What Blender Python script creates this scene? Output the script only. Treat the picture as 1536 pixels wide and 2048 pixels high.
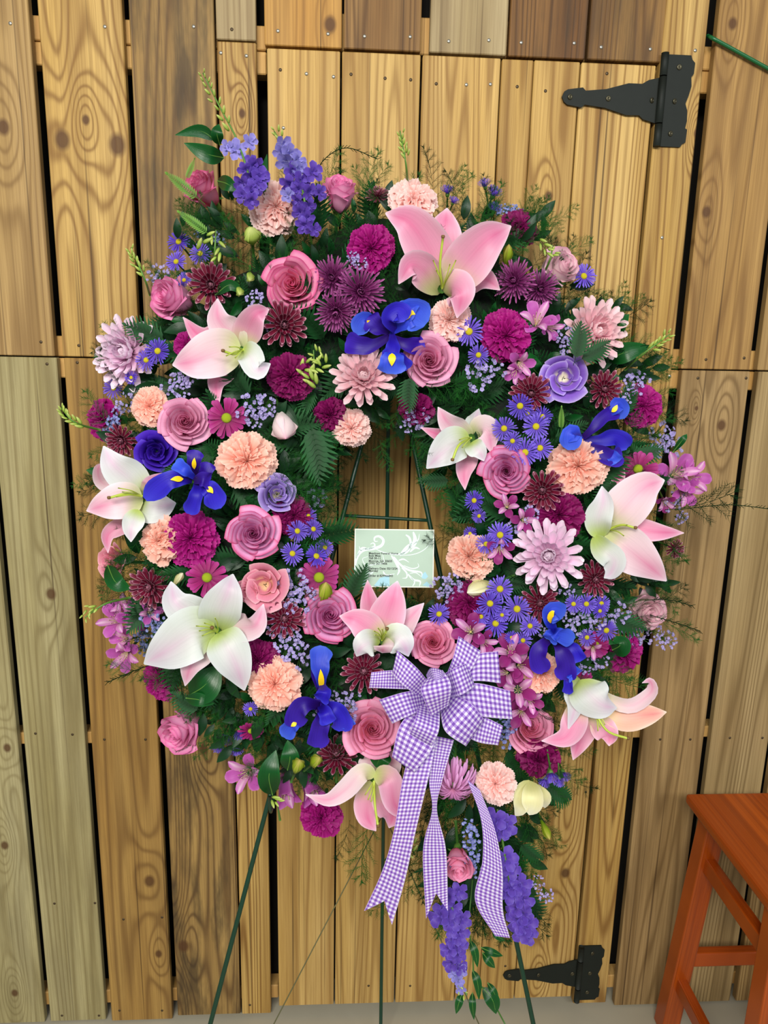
import bpy, bmesh, math, random
import numpy as np
from mathutils import Vector, Matrix
random.seed(7); np.random.seed(7)
for _o in list(bpy.data.objects): bpy.data.objects.remove(_o)
S = bpy.context.scene; COL = S.collection
PI = math.pi

# ------------------------------------------------------------------ camera
F = 1480.0; DIST = 1.45; CAMH = 1.545
def _n(v): return v/np.linalg.norm(v)
_dn = _n(np.array([-140, 6576, 1480.])); _rt = _n(np.array([25000, 199.1, 1480.])); _fw = np.cross(_rt, _dn)
RM = np.array([_rt, _fw, -_dn]); C = np.array([0, -DIST, CAMH])
cam = bpy.data.cameras.new('camera'); co = bpy.data.objects.new('camera', cam); COL.objects.link(co)
ax = [RM @ np.array(v, float) for v in ((1,0,0),(0,-1,0),(0,0,-1))]
mw = Matrix.Identity(4)
for i in range(3):
    for j in range(3): mw[i][j] = ax[j][i]
    mw[i][3] = C[i]
co.matrix_world = mw
cam.lens = F/2048*36; cam.sensor_width = 36; cam.sensor_fit = 'AUTO'; cam.clip_start = .01
S.camera = co
# ------------------------------------------------------------------ world, lights, exposure
w = bpy.data.worlds.new('world'); S.world = w; w.use_nodes = True
w.node_tree.nodes['Background'].inputs[0].default_value = (.90, .95, 1, 1)
w.node_tree.nodes['Background'].inputs[1].default_value = .44
S.view_settings.view_transform = 'Standard'; S.view_settings.look = 'None'
S.view_settings.gamma = 1; S.view_settings.exposure = -.35; S.view_settings.use_curve_mapping = False
def area(name, loc, tgt, sx, sy, e, col):
    l = bpy.data.lights.new(name, 'AREA'); l.shape = 'RECTANGLE'; l.size = sx; l.size_y = sy; l.energy = e; l.color = col
    o = bpy.data.objects.new(name, l); COL.objects.link(o); o.location = loc
    o.rotation_euler = (Vector(tgt)-Vector(loc)).to_track_quat('-Z', 'Y').to_euler(); return o
area('ceiling_lamp', (-.6, -3.0, 2.75), (0, 0, 1.0), 1.3, .6, 122, (1, .95, .86))
area('ceiling_lamp', (1.3, -3.2, 2.7), (.1, 0, .8), 1.4, .5, 52, (.95, .97, 1))

# ------------------------------------------------------------------ pixel -> place helpers
def ray(px, py): return RM @ np.array([(px-768)/F, (py-1024)/F, 1.])
def PY(px, py, Y=0.): d = ray(px, py); return C + d*(Y+DIST)/d[1]
def PZ(px, py, Z): d = ray(px, py); return C + d*(Z-CAMH)/d[2]
LEAN = .245
def W(px, py, off):          # a point on the leaning plane of the easel, off metres in front of it
    d = ray(px, py); s = (-.5-off+LEAN*C[2]-C[1])/(d[1]-LEAN*d[2]); return C+d*s
FWD = RM @ np.array([0, 0, 1.])
def scl(P): return float(FWD @ (P-C))/F     # metres per pixel at P
def ell(a, cx, cy, A, B):     # distance from (766, 985) to an ellipse along the angle a
    ux, uy = math.cos(a)/A, math.sin(a)/B; ox, oy = (766-cx)/A, (985-cy)/B
    qa = ux*ux+uy*uy; qb = ox*ux+oy*uy; qc = ox*ox+oy*oy-1; return (-qb+math.sqrt(max(0, qb*qb-qa*qc)))/qa
def rims(a): return ell(a, 768, 1030, 112, 150), ell(a, 766, 958, 560, 605)
def ringt(px, py):
    dx, dy = px-766, py-985; a = math.atan2(dy, dx); rho = math.hypot(dx, dy); ri, ro = rims(a); return (rho-ri)/(ro-ri), a
def surf(px, py):
    if 850 < px < 1120 and py > 1490: return .150
    t, a = ringt(px, py)
    return .035+.115*math.sqrt(max(0, 1-(2*t-1)**2)) if 0 <= t <= 1 else .035
def sdir(P, fx, fy):
    v = _n(C-P); r = _n(np.cross(-v, np.array([0, 0, 1.]))); u = np.cross(v, -r); u = np.cross(r, -v)
    if u[2] < 0: u = -u
    q = max(0., 1-fx*fx-fy*fy); return _n(r*fx+u*fy+v*math.sqrt(q)), r, u, v

# ------------------------------------------------------------------ materials
def lin(c):
    return tuple(((x/255)/12.92 if x/255 <= .04045 else ((x/255+.055)/1.055)**2.4) for x in c)+(1,)
def newmat(name):
    m = bpy.data.materials.new(name); m.use_nodes = True; nt = m.node_tree
    return m, nt, nt.nodes['Principled BSDF']
def nd(nt, t, **k):
    n = nt.nodes.new(t)
    for a, b in k.items(): setattr(n, a, b)
    return n
def mth(nt, op, a, b=None, c=None, clamp=False):
    n = nd(nt, 'ShaderNodeMath', operation=op); n.use_clamp = clamp
    for i, v in enumerate((a, b, c)):
        if v is None: continue
        if isinstance(v, (int, float)): n.inputs[i].default_value = v
        else: nt.links.new(v, n.inputs[i])
    return n.outputs[0]
def mixc(nt, f, a, b, bt='MIX'):
    n = nd(nt, 'ShaderNodeMix', data_type='RGBA', blend_type=bt)
    for s, v in ((0, f), (6, a), (7, b)):
        if isinstance(v, (int, float)): n.inputs[s].default_value = v
        elif isinstance(v, tuple): n.inputs[s].default_value = v
        else: nt.links.new(v, n.inputs[s])
    return n.outputs[2]
def plain(name, col, rough=.6, metal=0, noise=.0, nscale=40, spec=.5, bump=0):
    m, nt, b = newmat(name); b.inputs['Base Color'].default_value = lin(col); b.inputs['Roughness'].default_value = rough
    b.inputs['Metallic'].default_value = metal; b.inputs['Specular IOR Level'].default_value = spec
    if noise:
        tc = nd(nt, 'ShaderNodeTexCoord'); nz = nd(nt, 'ShaderNodeTexNoise'); nz.inputs['Scale'].default_value = nscale
        nt.links.new(tc.outputs['Object'], nz.inputs['Vector'])
        f = mth(nt, 'MULTIPLY_ADD', nz.outputs[0], 2*noise, 1-noise)
        hv = nd(nt, 'ShaderNodeHueSaturation'); hv.inputs['Color'].default_value = lin(col); nt.links.new(f, hv.inputs['Value'])
        nt.links.new(hv.outputs[0], b.inputs['Base Color'])
        if bump:
            bp = nd(nt, 'ShaderNodeBump'); bp.inputs['Strength'].default_value = bump; bp.inputs['Distance'].default_value = .002
            nt.links.new(nz.outputs[0], bp.inputs['Height']); nt.links.new(bp.outputs[0], b.inputs['Normal'])
    return m
def petal_mat(name, c0, c1, c2, edge=None, ep=4., ef=1., p1=.5, vein=.12, var=.10, transl=.25, rough=.5, streak=None):
    """colour runs base -> tip (UV v) and midrib -> margin (UV u)"""
    m, nt, b = newmat(name); uv = nd(nt, 'ShaderNodeUVMap'); sp = nd(nt, 'ShaderNodeSeparateXYZ'); nt.links.new(uv.outputs[0], sp.inputs[0])
    rp = nd(nt, 'ShaderNodeValToRGB'); rp.color_ramp.interpolation = 'EASE'; e = rp.color_ramp.elements
    e[0].position = .03; e[0].color = lin(c0); e[1].position = 1; e[1].color = lin(c2); k = e.new(p1); k.color = lin(c1)
    nt.links.new(sp.outputs[1], rp.inputs[0]); col = rp.outputs[0]
    au = mth(nt, 'ABSOLUTE', mth(nt, 'MULTIPLY_ADD', sp.outputs[0], 2, -1))
    if streak:       # pigmented midrib band
        f = mth(nt, 'MULTIPLY', mth(nt, 'POWER', mth(nt, 'SUBTRACT', 1, au), 2.2), .75, clamp=True)
        f = mth(nt, 'MULTIPLY', f, mth(nt, 'MULTIPLY_ADD', sp.outputs[1], 1.6, -.25, clamp=True)); col = mixc(nt, f, col, lin(streak))
    if edge:
        f = mth(nt, 'POWER', au, ep)
        f2 = mth(nt, 'POWER', sp.outputs[1], ep*2.2); f = mth(nt, 'MULTIPLY', mth(nt, 'MAXIMUM', mth(nt, 'MULTIPLY', f, mth(nt, 'POWER', sp.outputs[1], .7)), f2), ef, clamp=True)
        col = mixc(nt, f, col, lin(edge))
    nz = nd(nt, 'ShaderNodeTexNoise'); nz.inputs['Scale'].default_value = 1; mp = nd(nt, 'ShaderNodeMapping'); mp.inputs['Scale'].default_value = (26, 2.2, 1)
    nt.links.new(uv.outputs[0], mp.inputs[0]); nt.links.new(mp.outputs[0], nz.inputs[0])
    oi = nd(nt, 'ShaderNodeObjectInfo')
    val = mth(nt, 'MULTIPLY', mth(nt, 'MULTIPLY_ADD', nz.outputs[0], 2*vein, 1-vein), mth(nt, 'MULTIPLY_ADD', oi.outputs['Random'], 2*var, 1-var))
    hv = nd(nt, 'ShaderNodeHueSaturation'); nt.links.new(col, hv.inputs['Color']); nt.links.new(val, hv.inputs['Value'])
    nt.links.new(hv.outputs[0], b.inputs['Base Color']); b.inputs['Roughness'].default_value = rough; b.inputs['Specular IOR Level'].default_value = .35
    bp = nd(nt, 'ShaderNodeBump'); bp.inputs['Strength'].default_value = .25; bp.inputs['Distance'].default_value = .001
    nt.links.new(nz.outputs[0], bp.inputs['Height']); nt.links.new(bp.outputs[0], b.inputs['Normal'])
    if transl:
        tr = nd(nt, 'ShaderNodeBsdfTranslucent'); nt.links.new(hv.outputs[0], tr.inputs[0]); mx = nd(nt, 'ShaderNodeMixShader'); mx.inputs[0].default_value = transl
        nt.links.new(b.outputs[0], mx.inputs[1]); nt.links.new(tr.outputs[0], mx.inputs[2]); nt.links.new(mx.outputs[0], nt.nodes['Material Output'].inputs[0])
    return m
# --- wood: contour lines of a stretched height field, knots raise the field so rings close around them
def wood_group():
    g = bpy.data.node_groups.new('wood_grain', 'ShaderNodeTree'); I = g.interface
    def si(n, t, d=None):
        s = I.new_socket(n, in_out='INPUT', socket_type=t)
        if d is not None: s.default_value = d
    si('Light', 'NodeSocketColor'); si('Mid', 'NodeSocketColor'); si('Dark', 'NodeSocketColor'); si('Seed', 'NodeSocketFloat', 0.)
    si('Freq', 'NodeSocketFloat', 14.); si('Contrast', 'NodeSocketFloat', .6); si('Stain', 'NodeSocketFloat', 0.)
    for i in (1, 2, 3): si('Knot%d' % i, 'NodeSocketVector'); si('Radius%d' % i, 'NodeSocketFloat', 0.)
    I.new_socket('Color', in_out='OUTPUT', socket_type='NodeSocketColor'); I.new_socket('Height', in_out='OUTPUT', socket_type='NodeSocketFloat')
    gi = nd(g, 'NodeGroupInput'); go = nd(g, 'NodeGroupOutput'); tc = nd(g, 'ShaderNodeTexCoord'); sx = nd(g, 'ShaderNodeSeparateXYZ'); g.links.new(tc.outputs['Object'], sx.inputs[0])
    x, z = sx.outputs[0], sx.outputs[2]; sd = gi.outputs['Seed']
    def noise(kx, kz, off, det=2., rough=.5):
        cb = nd(g, 'ShaderNodeCombineXYZ'); g.links.new(mth(g, 'MULTIPLY', x, kx), cb.inputs[0]); g.links.new(mth(g, 'MULTIPLY', z, kz), cb.inputs[1]); g.links.new(mth(g, 'ADD', sd, off), cb.inputs[2])
        n = nd(g, 'ShaderNodeTexNoise'); n.inputs['Scale'].default_value = 1; n.inputs['Detail'].default_value = det; n.inputs['Roughness'].default_value = rough
        g.links.new(cb.outputs[0], n.inputs['Vector']); return n.outputs[0]
    field = mth(g, 'ADD', noise(10, .30, 0, 1.), mth(g, 'MULTIPLY', noise(40, 2.5, 5, 1.), .025)); core = None
    for i in (1, 2, 3):
        sv = nd(g, 'ShaderNodeSeparateXYZ'); g.links.new(gi.outputs['Knot%d' % i], sv.inputs[0]); R = gi.outputs['Radius%d' % i]
        dx = mth(g, 'SUBTRACT', x, sv.outputs[0]); dz = mth(g, 'SUBTRACT', z, sv.outputs[2])
        d2 = mth(g, 'ADD', mth(g, 'MULTIPLY', dx, dx), mth(g, 'MULTIPLY', mth(g, 'MULTIPLY', dz, dz), .12))
        RR = mth(g, 'ADD', mth(g, 'MULTIPLY', R, R), 1e-7); q = mth(g, 'EXPONENT', mth(g, 'DIVIDE', mth(g, 'MULTIPLY', d2, -.22), RR))
        field = mth(g, 'ADD', field, mth(g, 'MULTIPLY', q, mth(g, 'MULTIPLY', mth(g, 'GREATER_THAN', R, .0005), .20)))
        d3 = mth(g, 'ADD', mth(g, 'MULTIPLY', dx, dx), mth(g, 'MULTIPLY', mth(g, 'MULTIPLY', dz, dz), .6))
        c = mth(g, 'SUBTRACT', .95, mth(g, 'DIVIDE', mth(g, 'SQRT', d3), mth(g, 'ADD', R, 1e-5)), clamp=True)
        c = mth(g, 'MULTIPLY', mth(g, 'MULTIPLY', c, 2.2, clamp=True), mth(g, 'GREATER_THAN', R, .0005))
        core = c if core is None else mth(g, 'MAXIMUM', core, c)
    s = mth(g, 'MULTIPLY_ADD', mth(g, 'SINE', mth(g, 'MULTIPLY', mth(g, 'MULTIPLY', field, gi.outputs['Freq']), 3.2*PI)), .5, .5)
    s = mth(g, 'POWER', s, 3.2)
    fib = noise(300, 3.5, 11, 3., .75); patch = noise(14, 1.6, 23, 2.); band = noise(34, .6, 31, 1.)
    col = mixc(g, mth(g, 'MULTIPLY_ADD', patch, 2.2, -.6, clamp=True), gi.outputs['Light'], gi.outputs['Mid'])
    col = mixc(g, mth(g, 'MULTIPLY', mth(g, 'MULTIPLY_ADD', band, 2.6, -.95, clamp=True), .45), col, gi.outputs['Dark'])
    col = mixc(g, mth(g, 'MULTIPLY', s, gi.outputs['Contrast']), col, gi.outputs['Dark'])
    col = mixc(g, mth(g, 'MULTIPLY_ADD', fib, 1.6, -.60, clamp=True), col, gi.outputs['Dark'])
    crk = mth(g, 'MULTIPLY', mth(g, 'MULTIPLY_ADD', noise(150, .9, 61, 1.), 9, -6.1, clamp=True), .75); col = mixc(g, crk, col, lin((58, 36, 16)))
    st = mth(g, 'MULTIPLY', mth(g, 'MULTIPLY_ADD', noise(22, 4, 47, 4., .65), 5, -2.2, clamp=True), gi.outputs['Stain'])
    col = mixc(g, st, col, lin((62, 50, 34))); col = mixc(g, mth(g, 'MULTIPLY', core, .88), col, lin((82, 52, 28)))
    g.links.new(col, go.inputs['Color']); g.links.new(mth(g, 'ADD', mth(g, 'MULTIPLY', s, -.4), mth(g, 'MULTIPLY', fib, .6)), go.inputs['Height'])
    return g
WG = wood_group()
def wood(name, light, mid, dark, seed, freq=13, con=.5, stain=0, knots=()):
    m, nt, b = newmat(name); n = nd(nt, 'ShaderNodeGroup'); n.node_tree = WG
    n.inputs['Light'].default_value = lin(light); n.inputs['Mid'].default_value = lin(mid); n.inputs['Dark'].default_value = lin(dark)
    n.inputs['Seed'].default_value = seed; n.inputs['Freq'].default_value = freq; n.inputs['Contrast'].default_value = min(1, con*1.35); n.inputs['Stain'].default_value = stain
    for i, (kx, kz, r) in enumerate(knots[:3]):
        n.inputs['Knot%d' % (i+1)].default_value = (kx, 0, kz); n.inputs['Radius%d' % (i+1)].default_value = r
    nt.links.new(n.outputs[0], b.inputs['Base Color']); b.inputs['Roughness'].default_value = .62; b.inputs['Specular IOR Level'].default_value = .3
    bp = nd(nt, 'ShaderNodeBump'); bp.inputs['Strength'].default_value = .5; bp.inputs['Distance'].default_value = .0015
    nt.links.new(n.outputs[1], bp.inputs['Height']); nt.links.new(bp.outputs[0], b.inputs['Normal']); return m

# ------------------------------------------------------------------ mesh and object helpers
class MB:
    def __init__(s): s.v = []; s.f = []; s.uv = []; s.n = 0
    def add(s, V, Fc, UV=None):
        V = np.asarray(V, float); s.v.append(V); s.f += [tuple(i+s.n for i in f) for f in Fc]
        s.uv.append(np.asarray(UV, float) if UV is not None else np.zeros((len(V), 2))); s.n += len(V); return s
    def grid(s, P, UV, closed=False):
        n, m = P.shape[:2]; Fc = []
        for i in range(n-1):
            for j in range(m if closed else m-1):
                k = (j+1) % m; Fc.append((i*m+j, i*m+k, (i+1)*m+k, (i+1)*m+j))
        return s.add(P.reshape(-1, 3), Fc, UV.reshape(-1, 2))
    def mesh(s, name, mat=None, smooth=True):
        V = np.concatenate(s.v); U = np.concatenate(s.uv); me = bpy.data.meshes.new(name)
        me.from_pydata(V.tolist(), [], s.f); 
        li = np.zeros(len(me.loops), np.int32); me.loops.foreach_get('vertex_index', li)
        ul = me.uv_layers.new(name='UVMap'); ul.data.foreach_set('uv', U[li].ravel().astype(np.float32))
        if smooth: me.polygons.foreach_set('use_smooth', np.ones(len(me.polygons), bool))
        for mm in (mat if isinstance(mat, (list, tuple)) else [mat]):
            if mm: me.materials.append(mm)
        me.update(); return me
def uvgrid(n, m): 
    a, b = np.meshgrid(np.linspace(0, 1, n), np.linspace(0, 1, m), indexing='ij'); return np.stack([b, a], -1)
def catm(P, n):
    P = np.asarray(P, float); k = len(P)
    if k == 2: t = np.linspace(0, 1, n)[:, None]; return P[0]*(1-t)+P[1]*t
    Q = np.vstack([2*P[0]-P[1], P, 2*P[-1]-P[-2]]); out = []
    for u in np.linspace(0, k-1, n):
        i = min(int(u), k-2); f = u-i; a, b, c, d = Q[i:i+4]
        out.append(.5*((2*b)+(-a+c)*f+(2*a-5*b+4*c-d)*f*f+(-a+3*b-3*c+d)*f**3))
    return np.array(out)
def frames(c, nrm):
    T = np.gradient(c, axis=0); T /= np.linalg.norm(T, axis=1)[:, None]+1e-12
    N = np.broadcast_to(nrm, c.shape); Sd = np.cross(T, N); Sd /= np.linalg.norm(Sd, axis=1)[:, None]+1e-12
    return T, Sd, np.cross(Sd, T)
def blade(mb, pts, width, nrm, prof, cup=.2, n=12, m=7, wave=0, wf=2., ph=0., twist=0.):
    """a petal or leaf along a path: width profile prof(t), margins raised by cup along nrm"""
    c = catm(pts, n) if not (isinstance(pts, np.ndarray) and len(pts) == n) else pts
    T, Sd, N = frames(c, np.asarray(nrm, float)); t = np.linspace(0, 1, n); s = np.linspace(-1, 1, m)
    if twist:
        a = (twist*t)[:, None]; Sd, N = Sd*np.cos(a)+N*np.sin(a), N*np.cos(a)-Sd*np.sin(a)
    wd = np.array([prof(x) for x in t])*width*.5
    P = c[:, None]+Sd[:, None]*(wd[:, None]*s[None])[..., None]
    lift = cup*wd[:, None]*(s[None]**2)+wave*wd[:, None]*np.abs(s[None])**2*np.sin(wf*2*PI*t[:, None]+ph+2*s[None])
    P = P+N[:, None]*lift[..., None]; mb.grid(P, uvgrid(n, m)); return mb
def tube(mb, pts, r, n=10, k=8, cap=True):
    c = catm(pts, n) if len(pts) > 2 else catm(pts, max(n, 2)); nn = len(c)
    rr = np.asarray([r(x) for x in np.linspace(0, 1, nn)]) if callable(r) else np.full(nn, float(r))
    d = c[-1]-c[0]; up = np.array([0, 0, 1.]) if abs(d[2]) < .9*np.linalg.norm(d) else np.array([1., 0, 0]); T, A, B = frames(c, up)
    a = np.linspace(0, 2*PI, k, endpoint=False)
    P = c[:, None]+(A[:, None]*np.cos(a)[None, :, None]+B[:, None]*np.sin(a)[None, :, None])*rr[:, None, None]
    base = mb.n; mb.grid(P, uvgrid(nn, k), True)
    if cap: mb.f.append(tuple(base+i for i in range(k))); mb.f.append(tuple(base+(nn-1)*k+i for i in range(k))[::-1])
    return mb
def lathe(mb, prof, k=12):
    a = np.linspace(0, 2*PI, k, endpoint=False)
    P = np.array([[(r*math.cos(x), r*math.sin(x), z) for x in a] for r, z in prof]); mb.grid(P, uvgrid(len(prof), k), True); return mb
def box(mb, a, b, bev=0):
    a, b = np.asarray(a, float), np.asarray(b, float); V = [(x, y, z) for x in (a[0], b[0]) for y in (a[1], b[1]) for z in (a[2], b[2])]
    mb.add(V, [(0,1,3,2),(4,6,7,5),(0,4,5,1),(2,3,7,6),(0,2,6,4),(1,5,7,3)], [((v[0]), v[2]) for v in V]); return mb
def bevelled(me, off, seg=2):
    bm = bmesh.new(); bm.from_mesh(me); bmesh.ops.recalc_face_normals(bm, faces=bm.faces)
    bmesh.ops.bevel(bm, geom=bm.edges[:], offset=off, segments=seg, profile=.5, affect='EDGES'); bm.to_mesh(me); bm.free(); return me
def link(name, me, parent=None, mat=None, loc=None, M=None):
    o = bpy.data.objects.new(name, me); COL.objects.link(o)
    if parent is not None: o.parent = parent
    if M is not None: o.matrix_local = M
    elif loc is not None: o.location = loc
    return o
def tag(o, label, cat, group=None, kind=None):
    if label: o['label'] = label
    if cat: o['category'] = cat
    if group: o['group'] = group
    if kind: o['kind'] = kind
    return o
def thing(name, label, cat, loc=(0, 0, 0), group=None, M=None):
    o = bpy.data.objects.new(name, None); COL.objects.link(o); o.empty_display_size = .02
    if M is not None: o.matrix_world = M
    else: o.location = loc
    return tag(o, label, cat, group)
def centred(mb, name, mat, parent=None, smooth=True, origin=None):
    V = np.concatenate(mb.v); c = V.mean(0) if origin is None else np.asarray(origin, float)
    for a in mb.v: a -= c
    o = link(name, mb.mesh(name, mat, smooth), parent); po = Vector((0, 0, 0))
    while parent is not None: po = po+parent.location; parent = parent.parent
    o.location = Vector(c)-po; return o
def frame_at(P, d, roll, s):
    d = Vector(d).normalized(); q = d.to_track_quat('Z', 'Y').to_matrix() @ Matrix.Rotation(roll, 3, 'Z')
    M = q.to_4x4()
    if isinstance(s, (int, float)): s = (s, s, s)
    M = M @ Matrix.Diagonal((s[0], s[1], s[2], 1)); M.translation = Vector(P); return M

# ================================================================== THE PLANK WALL
SR = random.Random(3)
YEL = ((205,166,98), (184,143,76), (128,90,42)); GRY = ((186,168,128), (168,148,104), (118,96,64)); GRN = ((188,178,134), (168,156,106), (124,110,70))
BRN = ((160,124,74), (132,94,48), (80,52,26)); TAN = ((196,164,110), (174,142,86), (116,86,46)); GLD = ((208,174,106), (188,150,76), (116,78,32))
wall = thing('wall_back', None, None); wall['kind'] = 'structure'
door = thing('door_1', None, None); door['kind'] = 'structure'
nail_me = lathe(MB(), [(0, .0016), (.0022, .0014), (.0032, .0006), (.0033, -.0004)], 10).mesh('nail', plain('galvanised nail', (190,186,172), .3, .9))
dnail_me = lathe(MB(), [(0, .001), (.002, .0009), (.0028, .0003), (.003, -.0004)], 10).mesh('nail', plain('rusted nail', (84,70,52), .5, .7))
PLK = []
def plank(x0, x1, z0, z1, pal, freq=13, con=.5, stain=0, knots=(), parent=None, y=None, th=.018, name='plank'):
    yf = -SR.random()*.004 if y is None else y
    cx, cz = (x0+x1)/2, (z0+z1)/2
    mb = box(MB(), (x0-cx, 0, z0-cz), (x1-cx, th, z1-cz)); ks = []
    for px, py, r in knots:
        p = PY(px, py); ks.append((p[0]-cx, p[2]-cz, r*scl(p)))
    me = mb.mesh('plank', wood('weathered plank', *pal, seed=SR.random()*50, freq=freq, con=con, stain=stain, knots=ks), False); bevelled(me, .0016, 1)
    o = link(name, me, parent or wall, loc=(cx, yf, cz)); PLK.append((x0, x1, z0, z1, yf, o)); return o
ZT = 2.45
# left of the door
plank(-.93, -.79, .004, ZT, GRN, con=.3); plank(-.785, -.672, .004, ZT, GRN, con=.35, stain=.2, knots=[(15,1495,10), (10,1690,10), (30,1985,9)])
plank(-.659, -.536, 1.5125, ZT, TAN, 12, .45, 0, [(8,255,16)]); plank(-.659, -.534, .004, 1.510, GRN, 9, .45, .15, [(102,1188,13)])
plank(-.521, -.380, 1.5125, ZT, GLD, 11, .5, 0, [(172,240,10), (125,280,20), (235,290,22)]); plank(-.519, -.381, .004, 1.510, ((186,150,84), (166,126,62), (112,80,40)), 10, .5, .1, [(318,1905,9), (300,1760,14)])
plank(-.368, -.224, .012, ZT, ((178,146,88), (158,124,66), (96,70,40)), 15, .62, .75, [(407,1497,13), (368,1890,14)])
plank(-.221, -.153, 2.0575, ZT, GRY, 10, .35); plank(-.220, -.153, .010, 2.0545, GLD, 16, .6, 0, [(485,228,9)])
# above the door
plank(-.138, -.004, 2.052, ZT, ((206,160,86), (184,134,62), (126,86,40)), 8, .4, .05, [(660,50,16)]); plank(.000, .135, 2.052, ZT, BRN, 17, .5, .1)
plank(.151, .288, 2.052, ZT, GRY, 9, .4, .1); plank(.292, .431, 2.052, ZT, ((140,102,56), (112,74,36), (64,40,20)), 12, .5, .55)
plank(.435, .572, 2.052, ZT, ((158,122,68), (132,94,48), (84,56,30)), 15, .5, .45)
plank(.568, .6475, .012, ZT, GLD, 16, .55, .0, [(1392,268,9)], y=-.0045)
# the door: boards hung on two strap hinges
DB = [(-.134, -.0065, 9, .45, [(760,700,3)]), (-.003, .1355, 14, .4, [(610,1640,11)]), (.1395, .2785, 17, .5, [(760,1900,10)]), (.2815, .3385, 13, .5, []),
      (.3395, .4225, 10, .55, [(1097,393,10), (1020,620,10)]), (.4255, .562, 12, .6, [(1130,1745,12), (1080,1950,8)])]
for x0, x1, fr, cn, kn in DB:
    k = SR.random()*10-5; plank(x0, x1, .030, 2.047, tuple(tuple(c+k for c in q) for q in ((214,180,112), (196,158,86), (128,90,40))), fr, cn, 0, kn, parent=door, y=-.001-SR.random()*.003)
# right of the door
plank(.666, .804, 1.5125, ZT, ((190,152,92), (170,132,74), (116,82,42)), 9, .45, .1, [(1462,50,12), (1410,425,12)], y=-.006)
plank(.669, .8065, .004, 1.510, ((182,152,104), (160,130,84), (112,86,50)), 11, .55, .15, [(1390,816,5), (1440,850,12)], y=-.006)
plank(.822, .956, 1.5125, ZT, TAN, 11, .45); plank(.825, .957, .004, 1.510, ((180,156,110), (162,136,90), (112,90,54)), 12, .55)
plank(.972, 1.11, .004, ZT, TAN, 11, .5); plank(1.12, 1.26, .004, ZT, TAN, 11, .5)
for i in range(5): plank(1.272+.152*i, 1.412+.152*i, .004, ZT, (TAN, GLD, GRY)[i % 3], 11, .5); plank(-1.082-.152*i, -.942-.152*i, .004, ZT, (GRN, TAN, GLD)[i % 3], 11, .5)
RAILC = ((222,184,116), (206,162,92), (164,116,56))
def rail(x0, x1, z0, z1):
    mb = box(MB(), (x0, .0, z0), (x1, .036, z1)); m = wood('rail pine', *RAILC, seed=SR.random()*50, freq=8, con=.3)
    o = centred(mb, 'rail', m, wall, False); bevelled(o.data, .002, 1); o.location.y += .0195
for x0, x1 in ((-1.69, -.137), (.563, 2.02)):
    for z0, z1 in ((2.051, 2.090), (2.012, 2.049), (1.512, 1.550), (1.472, 1.509), (.70, .727), (.030, .066)): rail(x0, x1, z0, z1)
rail(-.137, .563, 2.055, 2.115)
bk = centred(box(MB(), (-1.72, .10, 0), (2.05, .12, 2.45)), 'backing', plain('dark backing', (22,18,12), .9, noise=.2), wall, False)  # near-black colour stands in for the darkness behind the board gaps
NP = [(22,48,0),(210,54,0),(388,55,0),(464,60,1),(442,107,0),(493,113,0),(556,63,0),(656,69,0),(729,74,0),(820,75,0),(897,84,0),(977,82,0),(1042,86,0),(1148,87,0),(1201,96,0),(1299,100,0),(1388,103,0),
 (561,141,1),(613,149,0),(667,155,0),(702,150,1),(770,158,1),(821,161,1),(872,169,1),(932,171,0),(980,170,0),(1034,174,1),(1090,183,1),(1149,183,1),(1213,148,1),(567,257,0),(83,684,1),(94,728,1),(158,691,1),(156,725,1),
 (1409,719,1),(1485,716,1),(1393,756,1),(1489,756,1),(1337,752,0),(1322,476,0),(71,1467,1),(145,1469,1),(210,1477,1),(292,1477,1),(109,1807,1),(190,1806,1),(325,1832,1),(248,1836,1),(124,2031,1),(198,2031,1),(240,2018,1),(325,2018,1),
 (1318,1476,1),(1378,1476,1),(1458,1474,1),(1523,1474,1),(737,1969,1),(820,1969,1),(1010,1930,1),(1190,1490,1),(1171,1583,1),(500,2008,1),(545,2006,1)]
for px, py, k in NP:
    p = PY(px, py)
    for x0, x1, z0, z1, yf, o in PLK:
        if x0 < p[0] < x1 and z0 < p[2] < z1:
            e = link('nail', dnail_me if k else nail_me, o); e.location = (p[0]-o.location.x, -.0002, p[2]-o.location.z); e.rotation_euler = (PI/2, 0, 0); break
# strap hinges
HM = plain('black painted steel', (26,31,26), .6, .0, noise=.15, nscale=60, spec=.25); SM = plain('dull screw head', (88,84,66), .4, .8)
screw_me = lathe(MB(), [(0, .0004), (.0012, .0004), (.0016, .0014), (.0042, .0014), (.005, .0004), (.005, -.001)], 14).mesh('screw', SM)
def plate(outline, y0, y1):
    bm = bmesh.new(); vs = [bm.verts.new((x, y1, z)) for x, z in outline]; f = bm.faces.new(vs)
    r = bmesh.ops.extrude_face_region(bm, geom=[f]); bmesh.ops.translate(bm, vec=(0, y0-y1, 0), verts=[v for v in r['geom'] if isinstance(v, bmesh.types.BMVert)])
    bmesh.ops.recalc_face_normals(bm, faces=bm.faces); bmesh.ops.triangulate(bm, faces=[f for f in bm.faces if len(f.verts) > 4]); me = bpy.data.meshes.new('plate'); bm.to_mesh(me); bm.free(); me.materials.append(HM); return me
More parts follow.
